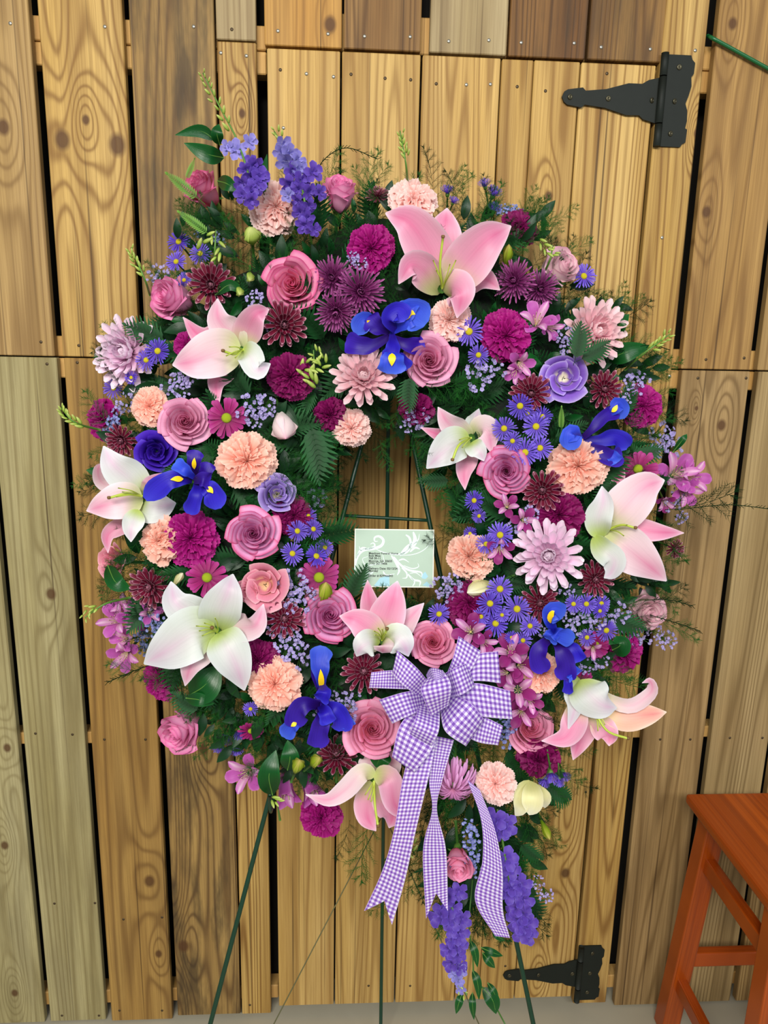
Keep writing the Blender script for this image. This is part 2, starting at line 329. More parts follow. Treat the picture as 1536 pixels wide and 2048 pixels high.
def hinge(zc, first):
    strap = [(-.176,-.008),(-.180,0),(-.176,.009),(-.170,.0125),(-.143,.0165),(-.1375,.0115),(-.100,.0155),(-.060,.0265),(-.035,.0265),(-.024,.0330),(.003,.0395),(.003,-.0395),(-.028,-.0320),(-.036,-.0255),(-.060,-.0260),(-.100,-.0155),(-.1375,-.0115),(-.143,-.0165),(-.170,-.0125)]
    leaf = [(.004,-.076),(.046,-.076),(.050,-.070),(.055,-.068),(.056,-.046),(.052,-.044),(.054,-.032),(.0525,-.014),(.048,-.003),(.0525,.010),(.056,.026),(.054,.041),(.058,.046),(.0585,.064),(.053,.069),(.050,.076),(.004,.076)]
    H = bpy.data.objects.new('hinge', plate(strap, -.0085, -.0052)); COL.objects.link(H); H.parent = door; H.location = (.572, 0, zc)
    lf = link('leaf', plate(leaf, -.0085, -.0052), H); kn = MB(); 
    for a, b in ((-.077, -.040), (-.038, .038), (.040, .077)): tube(kn, [(.001, -.011, a), (.001, -.011, b)], .0068, 3, 14)
    kn = link('knuckle', kn.mesh('knuckle', HM), H)
    for x, z in ((-.165, 0), (-.095, 0), (-.014, 0), (.030, .056), (.028, .0), (.026, -.054)):
        s = link('screw', screw_me, H); s.location = (x, -.0088, z); s.rotation_euler = (PI/2, 0, random.random())
hz = PY(1330, 205)[2]; hinge(hz, 1); hinge(PY(1167, 1941)[2], 0)
# rust red and gold knots of resin are in the wood material; the floor
fl = centred(box(MB(), (-2.4, -3.4, -.05), (2.6, .12, 0)), 'floor', plain('pale concrete', (168,162,142), .6, noise=.12, nscale=9, bump=.3), None, False, origin=(0, -1.5, 0)); fl['kind'] = 'structure'
TS = thing('garden_tie', 'bright green garden tie looped behind the right wall planks', 'tie', PY(1440, 80, -.012))
centred(tube(MB(), [PY(1416,72,.012), PY(1424,76,-.012), PY(1450,90,-.014), PY(1490,112,-.014), PY(1545,142,-.014), PY(1600,170,-.013), PY(1700,205,-.012), PY(1752,212,-.004), PY(1764,214,.016)], .0034, 28, 8), 'cord', plain('green tape', (10,92,46), .35), TS)

# ================================================================== THE STOOL
ST = thing('wooden_stool', 'glossy orange-brown wooden stool with slab seat at lower right', 'stool', (.88, -.2, 0))
SMt = wood('varnished stool wood', (194,92,20), (166,70,10), (110,38,6), 3.3, 10, .25, 0)
SMt.node_tree.nodes['Principled BSDF'].inputs['Roughness'].default_value = .28; SMt.node_tree.nodes['Principled BSDF'].inputs['Specular IOR Level'].default_value = .5
SX0, SX1, SY0, SY1, SZ = .738, 1.055, -.405, -.085, .630
def sbox(name, a, b, bev=.003):
    o = centred(box(MB(), a, b), name, SMt, ST, False); bevelled(o.data, bev, 2); return o
sbox('seat', (SX0, SY0, SZ-.022), (SX1, SY1, SZ), .006)
def beam(name, p, q, wx, wy, up=(0, 0, 1)):
    p, q = np.array(p, float), np.array(q, float); L = np.linalg.norm(q-p)
    me = box(MB(), (-wx/2, -wy/2, -L/2), (wx/2, wy/2, L/2)).mesh(name, SMt, False); bevelled(me, .003, 2)
    z = Vector(q-p).normalized(); y = Vector(up).cross(z)
    y = (Vector((0, 1, 0)) - z*z.y).normalized() if abs(z.z) > .5 else Vector((0, 0, 1)); x = y.cross(z)
    M = Matrix((x, y, z)).transposed().to_4x4(); M.translation = Vector((p+q)/2)-ST.location; return link(name, me, ST, M=M)
fL, fR, tL, tR = .772, 1.10, .800, .995
yb, yf_, ybt, yft = -.075, -.40, -.115, -.360
for a, b, c, d in ((.787, -.12, .772, -.062), (.792, -.362, .768, -.385), (tR, ybt, 1.03, yb), (tR, yft, 1.03, yf_)): beam('leg', (a, b, SZ-.022), (c, d, 0), .042, .042)
beam('stretcher', (.785, -.11, .485), (.785, -.365, .485), .022, .036); beam('stretcher', (1.0, -.11, .470), (1.01, -.375, .470), .022, .036)
beam('stretcher', (.80, -.085, .215), (1.02, -.085, .215), .022, .036); beam('stretcher', (.775, -.372, .33), (1.02, -.39, .33), .022, .036)
beam('stretcher', (.777, -.09, .150), (.772, -.38, .150), .022, .036); beam('stretcher', (1.02, -.09, .130), (1.03, -.39, .130), .022, .036)
# ================================================================== MATERIALS OF THE FLOWERS
LEAFM = petal_mat('glossy leaf', (14,62,22), (10,74,26), (16,84,32), (30,104,44), 6, .6, vein=.22, transl=.12, rough=.32)
LEAFD = petal_mat('dark leaf', (8,42,18), (8,52,22), (12,60,26), vein=.25, transl=.1, rough=.4)
FERNM = petal_mat('leather fern', (10,56,20), (12,72,28), (22,92,40), vein=.25, transl=.12, rough=.6)
LIMEM = petal_mat('lime foliage', (70,120,30), (100,150,50), (130,175,80), vein=.2, transl=.2)
ASPM = plain('asparagus needle', (24,76,24), .7, noise=.4, nscale=25, spec=.1)
ASPD = plain('dark asparagus needle', (9,38,14), .8, noise=.4, nscale=25, spec=.08)
STEMM = plain('green stem', (58,104,34), .5, noise=.2); CALM = plain('green calyx', (84,128,48), .5, noise=.2)
BUDM = petal_mat('lime bud', (120,160,50), (172,196,88), (206,216,130), vein=.15)
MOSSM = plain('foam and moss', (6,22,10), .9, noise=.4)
ROSES = {  # deeper bases are part natural colour, part recess shade painted into the ramp
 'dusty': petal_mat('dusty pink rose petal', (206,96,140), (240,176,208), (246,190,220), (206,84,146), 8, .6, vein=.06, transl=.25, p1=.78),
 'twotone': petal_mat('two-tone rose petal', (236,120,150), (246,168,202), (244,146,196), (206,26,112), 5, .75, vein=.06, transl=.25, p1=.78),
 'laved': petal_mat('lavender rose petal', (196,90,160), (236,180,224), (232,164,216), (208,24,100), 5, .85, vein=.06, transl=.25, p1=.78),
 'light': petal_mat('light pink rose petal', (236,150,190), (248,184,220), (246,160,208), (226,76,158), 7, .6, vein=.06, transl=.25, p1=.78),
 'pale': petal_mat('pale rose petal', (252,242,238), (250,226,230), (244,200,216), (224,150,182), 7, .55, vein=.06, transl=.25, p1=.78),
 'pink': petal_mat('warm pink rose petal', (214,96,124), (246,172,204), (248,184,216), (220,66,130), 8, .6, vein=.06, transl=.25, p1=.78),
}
def carn(n, a, b, c, e, v=.12): return petal_mat(n, a, b, c, e, 9, .6, vein=v, transl=.3, rough=.6)
CARN = {'peach': carn('peach carnation petal', (238,120,104), (248,170,150), (252,200,182), (255,226,212)),
 'blush': carn('blush carnation petal', (244,150,140), (250,190,182), (252,214,208), (255,236,230)),
 'magenta': carn('magenta carnation petal', (104,0,66), (142,0,98), (168,8,124), (196,40,150)),
 'wine': carn('wine carnation petal', (80,0,46), (112,0,72), (134,4,92), (150,20,104))}
def lilym(n, base, mid, tip, edge, st): return petal_mat(n, base, mid, tip, edge, 6., 1., .42, vein=.07, transl=.22, rough=.42, streak=st)
LILY = {'pink': lilym('pink lily petal', (206,214,140), (232,166,192), (226,142,180), (244,222,234), (214,84,140)),
 'blush': lilym('blush lily petal', (208,214,150), (232,208,214), (228,172,196), (240,228,238), (216,110,156)),
 'white': lilym('white lily petal', (188,208,112), (218,226,220), (220,214,226), (230,236,240), (220,176,206)),
 'peach': lilym('peach lily petal', (226,222,140), (238,190,168), (234,172,158), (246,228,208), (214,106,112))}
PISTM = plain('lily pistil', (178,196,70), .45); STIGM = plain('lily stigma', (112,84,40), .6)
MUM = {'maroon': petal_mat('maroon mum petal', (44,0,16), (104,2,40), (112,8,50), (250,190,214), 9, 1., vein=.1, rough=.65, transl=.1),
 'lav': petal_mat('lavender mum petal', (220,160,196), (236,196,224), (246,224,242), (252,240,250), 5, .7, vein=.08),
 'pinkm': petal_mat('pink mum petal', (200,130,150), (234,186,196), (248,214,220), (252,232,236), 5, .7, vein=.10),
 'spider': petal_mat('purple mum petal', (84,10,68), (124,36,104), (168,84,150), (206,130,186), 4, .5, vein=.12),
 'dome': petal_mat('mauve mum petal', (190,110,150), (196,124,178), (214,156,206), (232,184,220), 4, .5, vein=.12),
 'daisy': petal_mat('magenta daisy petal', (112,6,70), (156,16,104), (178,44,136), (200,80,160), 5, .4, vein=.14),
 'aster': petal_mat('violet aster petal', (96,56,176), (106,78,204), (132,108,226), None, vein=.12, var=.12),
 'dasters': petal_mat('deep violet aster petal', (78,40,164), (88,58,192), (106,82,214), None, vein=.12)}
DISC = plain('yellow disc', (214,200,24), .7, noise=.3, nscale=900, bump=.6); DISCG = plain('green-yellow disc', (166,186,26), .7, noise=.3, nscale=700, bump=.6)
IRISM = petal_mat('iris petal', (30,10,130), (34,16,170), (46,30,190), (66,76,214), 5, .6, vein=.24, transl=.15)
IRISP = petal_mat('deep iris petal', (40,8,104), (42,8,136), (52,22,164), (70,44,190), 6, .5, vein=.26, transl=.15)
IRISL = petal_mat('light iris fall', (34,36,180), (40,62,200), (56,84,216), (80,120,232), 5, .6, vein=.22, transl=.15)
IYEL = plain('iris signal', (250,208,10), .5)
DELM = petal_mat('delphinium petal', (132,104,206), (100,70,178), (84,54,166), (130,110,225), 5, .5, vein=.14); DELL = petal_mat('lilac delphinium petal', (180,176,226), (146,140,216), (126,116,206), (190,190,238), 5, .5, vein=.12)
ALSM = petal_mat('alstroemeria petal', (224,150,206), (196,96,184), (180,70,168), (226,160,214), 6, .5, vein=.16); ALSW = petal_mat('streaked alstroemeria petal', (252,236,240), (232,160,214), (196,90,184), None, vein=.2, streak=(250,224,240))
ALSD = petal_mat('plum alstroemeria petal', (150,60,120), (154,46,124), (140,30,110), (190,90,160), 6, .5, vein=.16)
LIS = {'violet': petal_mat('violet lisianthus petal', (240,232,200), (150,104,208), (132,88,204), (206,186,240), 7, .9, vein=.1), 'deep': petal_mat('deep violet lisianthus petal', (50,14,130), (58,20,160), (74,36,190), (96,60,210), 6, .6, vein=.1),
 'pinkl': petal_mat('pink lisianthus petal', (236,196,150), (236,150,172), (230,140,168), (250,200,206), 7, .8, vein=.08), 'lavl': petal_mat('lavender lisianthus petal', (226,220,180), (160,130,210), (164,140,220), (210,196,240), 7, .8, vein=.1)}
STATM = petal_mat('statice floret', (236,226,244), (170,156,220), (150,138,214), (220,214,244), 5, .6, vein=.1); STATB = petal_mat('blue statice floret', (230,236,248), (140,150,226), (120,130,216), (190,200,244), 5, .6, vein=.1)
CREAM = petal_mat('cream petal', (214,216,140), (240,236,180), (250,248,220), (255,252,236), 5, .5, vein=.08)
WHITEP = plain('pale style', (232,228,170), .6)

# ================================================================== PROTOTYPES (unit radius, face along +Z)
PROTO = {}
P_LILY = lambda t: .97*max(.03, (math.sin(PI*min(1, t**.80))**.86)*(1-.12*t)+.10*(1-t)) if t < .995 else .03
P_LEAF = lambda t: max(.02, math.sin(PI*t**.85)**.9)
P_SPOON = lambda t: (.42+.58*t**.8)*(1 if t < .85 else math.sqrt(max(.09, 1-((t-.85)/.155)**2)))
P_BROAD = lambda t: (.25+.75*math.sin(PI/2*min(1, t*1.25)))*(1 if t < .72 else math.sqrt(max(.03, 1-((t-.72)/.28)**2)))
STEM_ME = tube(MB(), [(0,0,-.55),(0,0,-2.6)], .085, 4, 7).mesh('stem', STEMM)
def cal_me():
    mb = lathe(MB(), [(.06,-1.25),(.2,-1.1),(.24,-.9),(.2,-.72)], 10)
    for k in range(5):
        a = k*2*PI/5; blade(mb, [(.15*math.cos(a), .15*math.sin(a), -.9), (.42*math.cos(a), .42*math.sin(a), -.62), (.62*math.cos(a+.2), .62*math.sin(a+.2), -.75)], .22, (math.cos(a), math.sin(a), 0), lambda t: max(.03, 1-t**1.6), .2, 6, 3)
    return mb.mesh('calyx', CALM)
CAL_ME = cal_me()
def cup_petal(mb, a0, R0, R1, z0, z1, half, flare=0, drop=0, point=0, spiral=.15, n=9, m=9, ruf=0, ph=0, exp=.6, top=.12):
    t = np.linspace(0, 1, n)[:, None]; s = np.linspace(-1, 1, m)[None]
    hw = half*(.62+.38*np.sin(PI/2*np.minimum(1, t*1.5)))*(1-.22*t**5); ang = a0+s*hw
    f = np.clip((t-.55)/.45, 0, 1)
    rad = R0+(R1-R0)*np.sin(PI/2*t**exp)+flare*f**1.7+spiral*s*R1+ruf*t**2*np.sin(5*s+ph)
    z = z0+(z1-z0)*t-drop*f**2.2-s**2*top*(z1-z0)*t**3+point*np.exp(-(s/.22)**2)*t**8+ruf*t**2*np.cos(6*s+ph)
    mb.grid(np.stack([rad*np.cos(ang), rad*np.sin(ang), z], -1), uvgrid(n, m)); return mb
def rose_parts(layers, inner=2):
    out = []; a = 0; inn = MB()
    for i, (cnt, R, z1, fl, dr) in enumerate(layers):
        R0, z0 = (.12, -.82) if R > .5 else (.06, -.3); half = PI/cnt*1.35
        for k in range(cnt):
            aa = a+k*2*PI/cnt+.1*math.sin(7*k+i)
            if i < inner: cup_petal(inn, aa, R0, R, z0, z1, half, fl, dr, .02, .28, 7, 7); continue
            me = cup_petal(MB(), aa, R0, R, z0, z1+.03*math.sin(3*k+i), half, fl*(1+.3*math.sin(5*k+i)), dr, .05 if fl > .05 else .02, .16, 9, 9, .012, k).mesh('petal'); out.append(('petal', me))
        a += 1.1
    if inn.v: out.append(('inner_petals', inn.mesh('inner_petals')))
    return out
ROSE_OPEN = rose_parts([(2,.07,.34,0,0),(3,.15,.37,0,0),(3,.26,.37,.01,0),(4,.37,.34,.03,0),(4,.49,.29,.05,.02),(5,.61,.22,.10,.05),(5,.72,.10,.18,.12),(5,.80,-.05,.24,.22)])
ROSE_SIDE = rose_parts([(2,.07,.50,0,0),(3,.16,.50,0,0),(3,.27,.50,.01,0),(4,.38,.50,.03,0),(4,.48,.50,.06,.03),(4,.58,.48,.13,.09),(5,.64,.40,.20,.20)])
LIS_OPEN = rose_parts([(3,.28,.05,.04,0),(4,.48,.22,.16,.04),(4,.62,.22,.32,.12)], 0)
LIS_ROSE = rose_parts([(3,.16,.2,.02,0),(4,.34,.24,.06,0),(4,.52,.2,.14,.04),(5,.66,.08,.26,.14)], 1)
def carn_parts():
    out = []; inn = MB(); rr = random.Random(4)
    for i, (cnt, L, e, hf, ru) in enumerate([(8,1.,-.08,.54,.06),(7,.92,.20,.58,.09),(7,.80,.46,.60,.11),(6,.66,.74,.66,.12),(5,.54,.98,.78,.12),(5,.42,1.2,.8,.11),(4,.3,1.4,.9,.09)]):
        for k in range(cnt):
            a0 = k*2*PI/cnt+i*.6+rr.uniform(-.12, .12); n, m = 8, 19; t = np.linspace(0, 1, n)[:, None]; s = np.linspace(-1, 1, m)[None]
            sel = L*rr.uniform(.92, 1.06); ser = 1+.045*((np.arange(m) % 2)-.5)*(t > .9)+.04*np.cos(3.1*s+k)*t-.14*s**2*t
            r = .04+(sel-.04)*t*ser; ph = rr.uniform(0, 6); ee = e+rr.uniform(-.08, .08)
            el = ee*(1.25-.6*t); fold = ru*t**1.3*np.sin(5.6*s+ph)+ru*.45*t**2.5*np.sin(13*s+2*ph)
            ang = a0+s*hf*(.45+.55*t)
            R = r*np.cos(el)-fold*np.sin(el); Z = r*np.sin(el)+fold*np.cos(el)-.25
            P = np.stack([R*np.cos(ang), R*np.sin(ang), Z+0*ang], -1)
            if i < 3: out.append(('petal', MB().grid(P, uvgrid(n, m)).mesh('petal')))
            else: inn.grid(P, uvgrid(n, m))
    out.append(('inner_petals', inn.mesh('inner_petals'))); return out
CARN_P = carn_parts()
CARN_CAL = lathe(MB(), [(.07,-1.5),(.2,-1.35),(.24,-.9),(.2,-.5),(.12,-.3)], 10).mesh('calyx', CALM)
def mum_parts(layers, wd, curve, sep, cup=.55, bend=0, rseed=1):
    out = []; inn = MB(); rr = random.Random(rseed)
    for i, (cnt, e, L) in enumerate(layers):
        for k in range(cnt):
            a = k*2*PI/cnt+i*.37+rr.uniform(-.09, .09); LL = L*rr.uniform(.9, 1.08); ee = e+rr.uniform(-.08, .08); pts = []
            for t in (0, .35, .7, 1):
                el = ee+curve*t*t*(.5+e)-bend*t*t; pts.append((LL*(.08+.92*t)*math.cos(el)*math.cos(a), LL*(.08+.92*t)*math.cos(el)*math.sin(a), LL*t*math.sin(el)-.05))
            nr = (-math.sin(ee)*math.cos(a), -math.sin(ee)*math.sin(a), math.cos(ee))
            mb = inn if i >= sep else MB(); blade(mb, pts, wd*(1 if L > .6 else .82), nr, P_SPOON, cup, 11, 5)
            if i < sep: out.append(('petal', mb.mesh('petal')))
    if inn.v: out.append(('inner_petals', inn.mesh('inner_petals')))
    return out
MUM_MAROON = mum_parts([(15,.02,1.),(14,.30,.88),(12,.60,.68),(10,.90,.50),(8,1.15,.36),(5,1.4,.25)], .21, .25, 2, .6)
MUM_PALE = mum_parts([(15,-.05,1.),(15,.14,.92),(14,.34,.80),(13,.58,.68),(12,.82,.54),(10,1.05,.42),(8,1.25,.32),(6,1.42,.24),(4,1.5,.16)], .23, .35, 3, .65, rseed=2)
MUM_SPIDER = mum_parts([(26,.0,1.),(26,.25,.92),(24,.5,.82),(22,.78,.70),(18,1.05,.55),(12,1.3,.38)], .085, .2, 0, .6, rseed=3)
MUM_DOME = mum_parts([(26,-.55,1.),(26,-.35,.98),(26,-.1,.9),(22,.2,.8),(18,.5,.65),(14,.9,.5)], .10, -.3, 2, .5, .35, rseed=4)
DAISY = mum_parts([(11,.05,1.),(11,.16,.94)], .27, .05, 2, .2, .1, rseed=5)
ASTER = mum_parts([(22,.05,1.),(20,.2,.9)], .11, .05, 0, .2, .05, rseed=6)
ASTER_SIDE = mum_parts([(18,.5,1.),(16,.8,.9)], .11, .2, 0, .2, .05, rseed=7)
DISC_ME = lathe(MB(), [(.001,.13),(.12,.125),(.2,.08),(.25,0),(.24,-.06)], 12).mesh('disc')
ACAL = lathe(MB(), [(.05,-.5),(.16,-.42),(.22,-.25),(.24,-.05),(.12,0)], 9).mesh('calyx', CALM)
def radial(cnt, pts, wd, prof, cup, a0=0., jit=0., n=9, m=6, sd=1, wave=0):
    """cnt equal petals whose profile pts are (radius, z)"""
    rr = random.Random(sd); out = []
    for k in range(cnt):
        a = a0+k*2*PI/cnt+rr.uniform(-jit, jit); q = [(r*math.cos(a), r*math.sin(a), z+rr.uniform(-jit, jit)*.4*r) for r, z in pts]
        d = np.array(q[-1])-np.array(q[0]); nr = np.cross(np.cross(d, (0, 0, 1.)), d); out.append(blade(MB(), q, wd, nr if np.linalg.norm(nr) > 1e-6 else (1, 0, 0), prof, cup, n, m, wave).mesh('petal'))
    return out
ALS_A = radial(3, [(.05,-.9),(.25,-.3),(.6,.15),(1.,.25)], .62, P_BROAD, .25, 0, .1); ALS_B = radial(3, [(.05,-.9),(.2,-.3),(.5,.25),(.9,.45)], .42, P_BROAD, .3, 1.05, .1, sd=2)
ALS_T = radial(3, [(.05,-1.1),(.28,-.4),(.34,.2),(.62,.6)], .55, P_BROAD, .5, 0, .1); ALS_U = radial(3, [(.05,-1.1),(.24,-.4),(.28,.2),(.5,.65)], .42, P_BROAD, .5, 1.05, .1, sd=2)
def stamens(cnt, r, z0, z1, th):
    mb = MB()
    for k in range(cnt):
        a = k*2*PI/cnt; tube(mb, [(0, 0, z0), (r*.5*math.cos(a), r*.5*math.sin(a), (z0+z1)/2), (r*math.cos(a), r*math.sin(a), z1)], th, 5, 5)
    return mb.mesh('stamens', WHITEP)
STAM = stamens(6, .22, -.6, .4, .02)
def floret_me(seed, mats):
    mb = MB(); rr = random.Random(seed)
    for k in range(5):
        a = k*2*PI/5+rr.uniform(-.2, .2); q = [(r*math.cos(a), r*math.sin(a), z) for r, z in ((.05,-.2),(.45,rr.uniform(.0,.2)),(1.,rr.uniform(-.1,.35)))]
        blade(mb, q, .78, (0, 0, 1), P_BROAD, .22, 6, 5, .1, ph=k)
    for k in range(3):
        a = k*2.1+.4; q = [(r*math.cos(a), r*math.sin(a), z) for r, z in ((.02,-.1),(.2,.25),(.42,.4))]; blade(mb, q, .34, (0, 0, 1), P_BROAD, .3, 5, 4)
    tube(mb, [(0, 0, -.1), (0, 0, -.5), (.1, .2, -1.1)], lambda t: .1*(1-t)+.02, 5, 5)
    return mb.mesh('floret', mats)
FLOR = {'deep': [floret_me(i, DELM) for i in range(4)], 'lilac': [floret_me(i+9, DELL) for i in range(3)]}
BUD_ME = lathe(MB(), [(.02,-1),(.3,-.75),(.42,-.3),(.4,.2),(.25,.7),(.02,1.)], 9).mesh('bud', BUDM)
def statice(seed, mat, cnt=26):
    rr = random.Random(seed); fl = MB(); st = MB()
    for k in range(cnt):
        a = rr.uniform(0, 2*PI); r = rr.random()**.6; c = np.array([r*math.cos(a), r*math.sin(a)*.9, rr.uniform(-.25, .3)]); tube(st, [(0, 0, -1.4), c*np.array([.4, .4, .2])+np.array([0, 0, -.5]), c], .018, 5, 4, False)
        d = Vector((rr.uniform(-.7, .7), rr.uniform(-.7, .7), 1)).normalized(); q = np.array(d.to_track_quat('Z', 'Y').to_matrix())
        for j in range(5):
            b = j*2*PI/5+a; tmp = MB(); blade(tmp, [(0, 0, -.06), (.08*math.cos(b), .08*math.sin(b), .01), (.15*math.cos(b), .15*math.sin(b), .0)], .14, (0, 0, 1), P_BROAD, .2, 4, 3)
            fl.add(tmp.v[0] @ q.T+c, tmp.f, tmp.uv[0])
    return [('florets', fl.mesh('florets', mat)), ('stems', st.mesh('stems', STEMM))]
STAT = [statice(i, STATM) for i in range(3)]+[statice(7, STATB)]

# ================================================================== LABELS
LM = [(884,540,'the large pink lily on top'), (450,690,'the upper left lily'), (250,1000,'the far left lily'), (425,1255,'the big white lily'), (925,890,'the small lily beside the hole'),
 (1260,1070,'the big right side lily'), (765,1235,'the lily under the card'), (1185,1430,'the trumpet lily'), (735,1600,'the drooping bottom lily'), (868,1380,'the gingham bow'), (785,1120,'the white card'),
 (403,375,'the topmost left rose'), (590,567,'the top pink rose'), (342,597,'the leftmost rose'), (858,720,'the dusty rose by the iris'), (1128,755,'the violet cupped lisianthus'), (505,1067,'the lavender rose by the hole'),
 (360,1455,'the lowest left rose'), (1295,1220,'the rightmost pale rose'), (1097,1112,'the lavender right mum'), (250,705,'the lavender left mum'), (1190,665,'the pale upper right mum'), (905,1590,'the mauve domed mum'), (1040,860,'the violet aster cluster'), (775,670,'the top blue iris')]
DIRS = ['right', 'upper right', 'above', 'upper left', 'left', 'lower left', 'below', 'lower right']
ALL = []
def want(o, noun, cat, x, y, group=None): ALL.append([o, noun, cat, x, y, group])
def finish_labels():
    seen = {}
    for r in ALL:
        o, noun, cat, x, y, g = r; best = sorted((math.hypot(x-a, y-b), a, b, n) for a, b, n in LM if math.hypot(x-a, y-b) > 18)[0]
        _, a, b, n = best; k = int(round(math.atan2(b-y, x-a)/(PI/4))) % 8; d = DIRS[k]; ph = {'above': 'above', 'below': 'below', 'left': 'left of', 'right': 'right of'}.get(d, d+' of')
        seen.setdefault((noun, ph, n), []).append((best[0], r))
    for (noun, ph, n), L in seen.items():
        L.sort(key=lambda q: q[0]); W3 = {1: [''], 2: [', nearer one', ', farther one'], 3: [', nearest', ', middle', ', farthest']}
        for i, (d, r) in enumerate(L):
            suf = W3[len(L)][i] if len(L) in W3 else ', '+['', 'second ', 'third ', 'fourth ', 'fifth ', 'sixth ', 'seventh ', 'eighth ', 'ninth ', 'tenth '][i]+'nearest'
            tag(r[0], '%s %s %s%s' % (noun, ph, n, suf), r[2], r[5])
def head(x, y, r, fx=None, fy=None, dz=0., lift=.35):
    t, a = ringt(x, y)
    if fx is None: k = max(-.45, min(.6, (2*t-1)*.55)); fx, fy = k*math.cos(a), -k*math.sin(a)
    P = W(x, y, surf(x, y)); s = scl(P)*r; P = W(x, y, surf(x, y)+s*lift+dz); s = scl(P)*r
    d = sdir(P, fx, fy)[0]; return P, d, s
def place(name, noun, cat, x, y, r, parts, mats, fx=None, fy=None, dz=0., roll=None, group=None, sq=None, lift=.35, extra=()):
    P, d, s = head(x, y, r, fx, fy, dz, lift); roll = random.uniform(0, 6.28) if roll is None else roll
    M = frame_at(P, d, roll, s if sq is None else (s*sq[0], s*sq[1], s*sq[2])); t = thing(name, None, None, M=M)
    for pn, me in parts:
        o = link(pn, me, t)
        if mats is not None and mats is not True:
            if not me.materials: me.materials.append(mats)
            if me.materials[0] != mats: o.material_slots[0].link = 'OBJECT'; o.material_slots[0].material = mats
        if pn in ('inner_petals', 'florets', 'stems', 'stamens'): o['kind'] = 'stuff'
    for pn, me in extra: link(pn, me, t)
    want(t, noun, cat, x, y, group); return t
STEMS = (('stem', STEM_ME), ('calyx', CAL_ME))

# ================================================================== EASEL, FOAM RING, FOLIAGE
EG = plain('dark green enamel', (10,52,34), .35, noise=.1)
ez = thing('wire_easel', 'dark green metal tripod easel standing behind and under the wreath', 'easel', (0.07, -.3, 0))
def at(px, py, off=0.): return W(px, py, off)
apex = at(781, 668, -.004)
def legto(p0, px, py, foot_px, off=0):
    p1 = at(px, py, off); d = p1-p0; k = -p0[2]/d[2]; return p0+d*k
fl_ = legto(apex, 535, 1610, None); fr_ = legto(apex, 1037, 1905, None)
for f in (fl_, fr_): centred(tube(MB(), [apex, f], .0042, 8, 10), 'front_leg', EG, ez)
fb = PY(762, 2150, -.10); fb[2] = 0; fb = np.array([PY(763, 2048, -.09)[0]-.001, -.09, 0]); centred(tube(MB(), [apex+np.array([0, .03, 0]), fb], .0038, 8, 10), 'back_leg', EG, ez)
def onleg(f, py):
    lo, hi = 0., 1.
    for _ in range(40):
        m = (lo+hi)/2; q = apex+(f-apex)*m; v = RM.T @ (q-C); y = 1024+F*v[1]/v[2]
        if y < py: lo = m
        else: hi = m
    return apex+(f-apex)*lo
ql, qr = onleg(fl_, 1031), onleg(fr_, 1041); centred(tube(MB(), [ql, qr], .0030, 6, 8), 'crossbar', EG, ez)
mbk = apex+np.array([0, .03, 0])+(fb-apex-np.array([0, .03, 0]))*.62
for f in (fl_, fr_): centred(tube(MB(), [mbk, apex+(f-apex)*(.985)], .0012, 6, 6), 'brace_wire', plain('thin wire', (84,84,50), .4, .4), ez)
for f, py in ((fl_, 1540), (fr_, 1540)): q = onleg(f, py); centred(tube(MB(), [q, q+np.array([0, -.10, -.01]), q+np.array([0, -.12, .03])], .0028, 8, 8), 'hook', EG, ez)

wr = thing('floral_wreath_ring', 'dark green foam ring packed with fern and asparagus greenery, hung on easel', 'wreath', tuple(at(766, 985, .03)))
rc = []; NR = 96
def ring_pt(a, k, off): 
    # k 0..1 from hole to rim
    ri, ro = rims(a); r = ri+(ro-ri)*k
    return at(766+r*math.cos(a), 985+r*math.sin(a), off)
P = []
for i in range(NR):
    a = 2*PI*i/NR; row = []
    for j in range(14):
        b = 2*PI*j/14; k = .5-.31*math.cos(b)*(1+.10*math.sin(9*a+b)); row.append(ring_pt(a, k, .050+.052*math.sin(b)+.008*math.sin(13*a+3*b)))
    P.append(row)
P.append(P[0]); foam = MB().grid(np.array(P), np.zeros((NR+1, 14, 2)), True)
foam = centred(foam, 'foam_ring', MOSSM, wr)
class Bulk:      # one shape scattered many times into one mesh of real geometry
    def __init__(s): s.V = []; s.Fc = []; s.U = []; s.n = 0
    def put(s, V, Fa, U, M, T):
        s.V.append(V @ M.T+T); s.Fc.append(Fa+s.n); s.U.append(U); s.n += len(V)
    def obj(s, name, mat, parent):
        V = np.concatenate(s.V); Fa = np.concatenate(s.Fc); U = np.concatenate(s.U); me = bpy.data.meshes.new(name); c = V.mean(0); V = V-c
        me.vertices.add(len(V)); me.vertices.foreach_set('co', V.ravel()); me.loops.add(Fa.size); me.loops.foreach_set('vertex_index', Fa.ravel().astype(np.int32)); me.polygons.add(len(Fa))
        me.polygons.foreach_set('loop_start', np.arange(0, Fa.size, 4, dtype=np.int32)); ul = me.uv_layers.new(name='UVMap'); ul.data.foreach_set('uv', U[Fa.ravel()].ravel().astype(np.float32))
        me.update(); me.validate(); me.polygons.foreach_set('use_smooth', np.ones(len(me.polygons), bool)); me.materials.append(mat)
        o = link(name, me, parent); o.location = Vector(c)-(parent.location if parent else Vector((0, 0, 0))); o['kind'] = 'stuff'; return o
def arr(mb): return np.concatenate(mb.v), np.array([f if len(f) == 4 else f+(f[-1],) for f in mb.f]), np.concatenate(mb.uv)
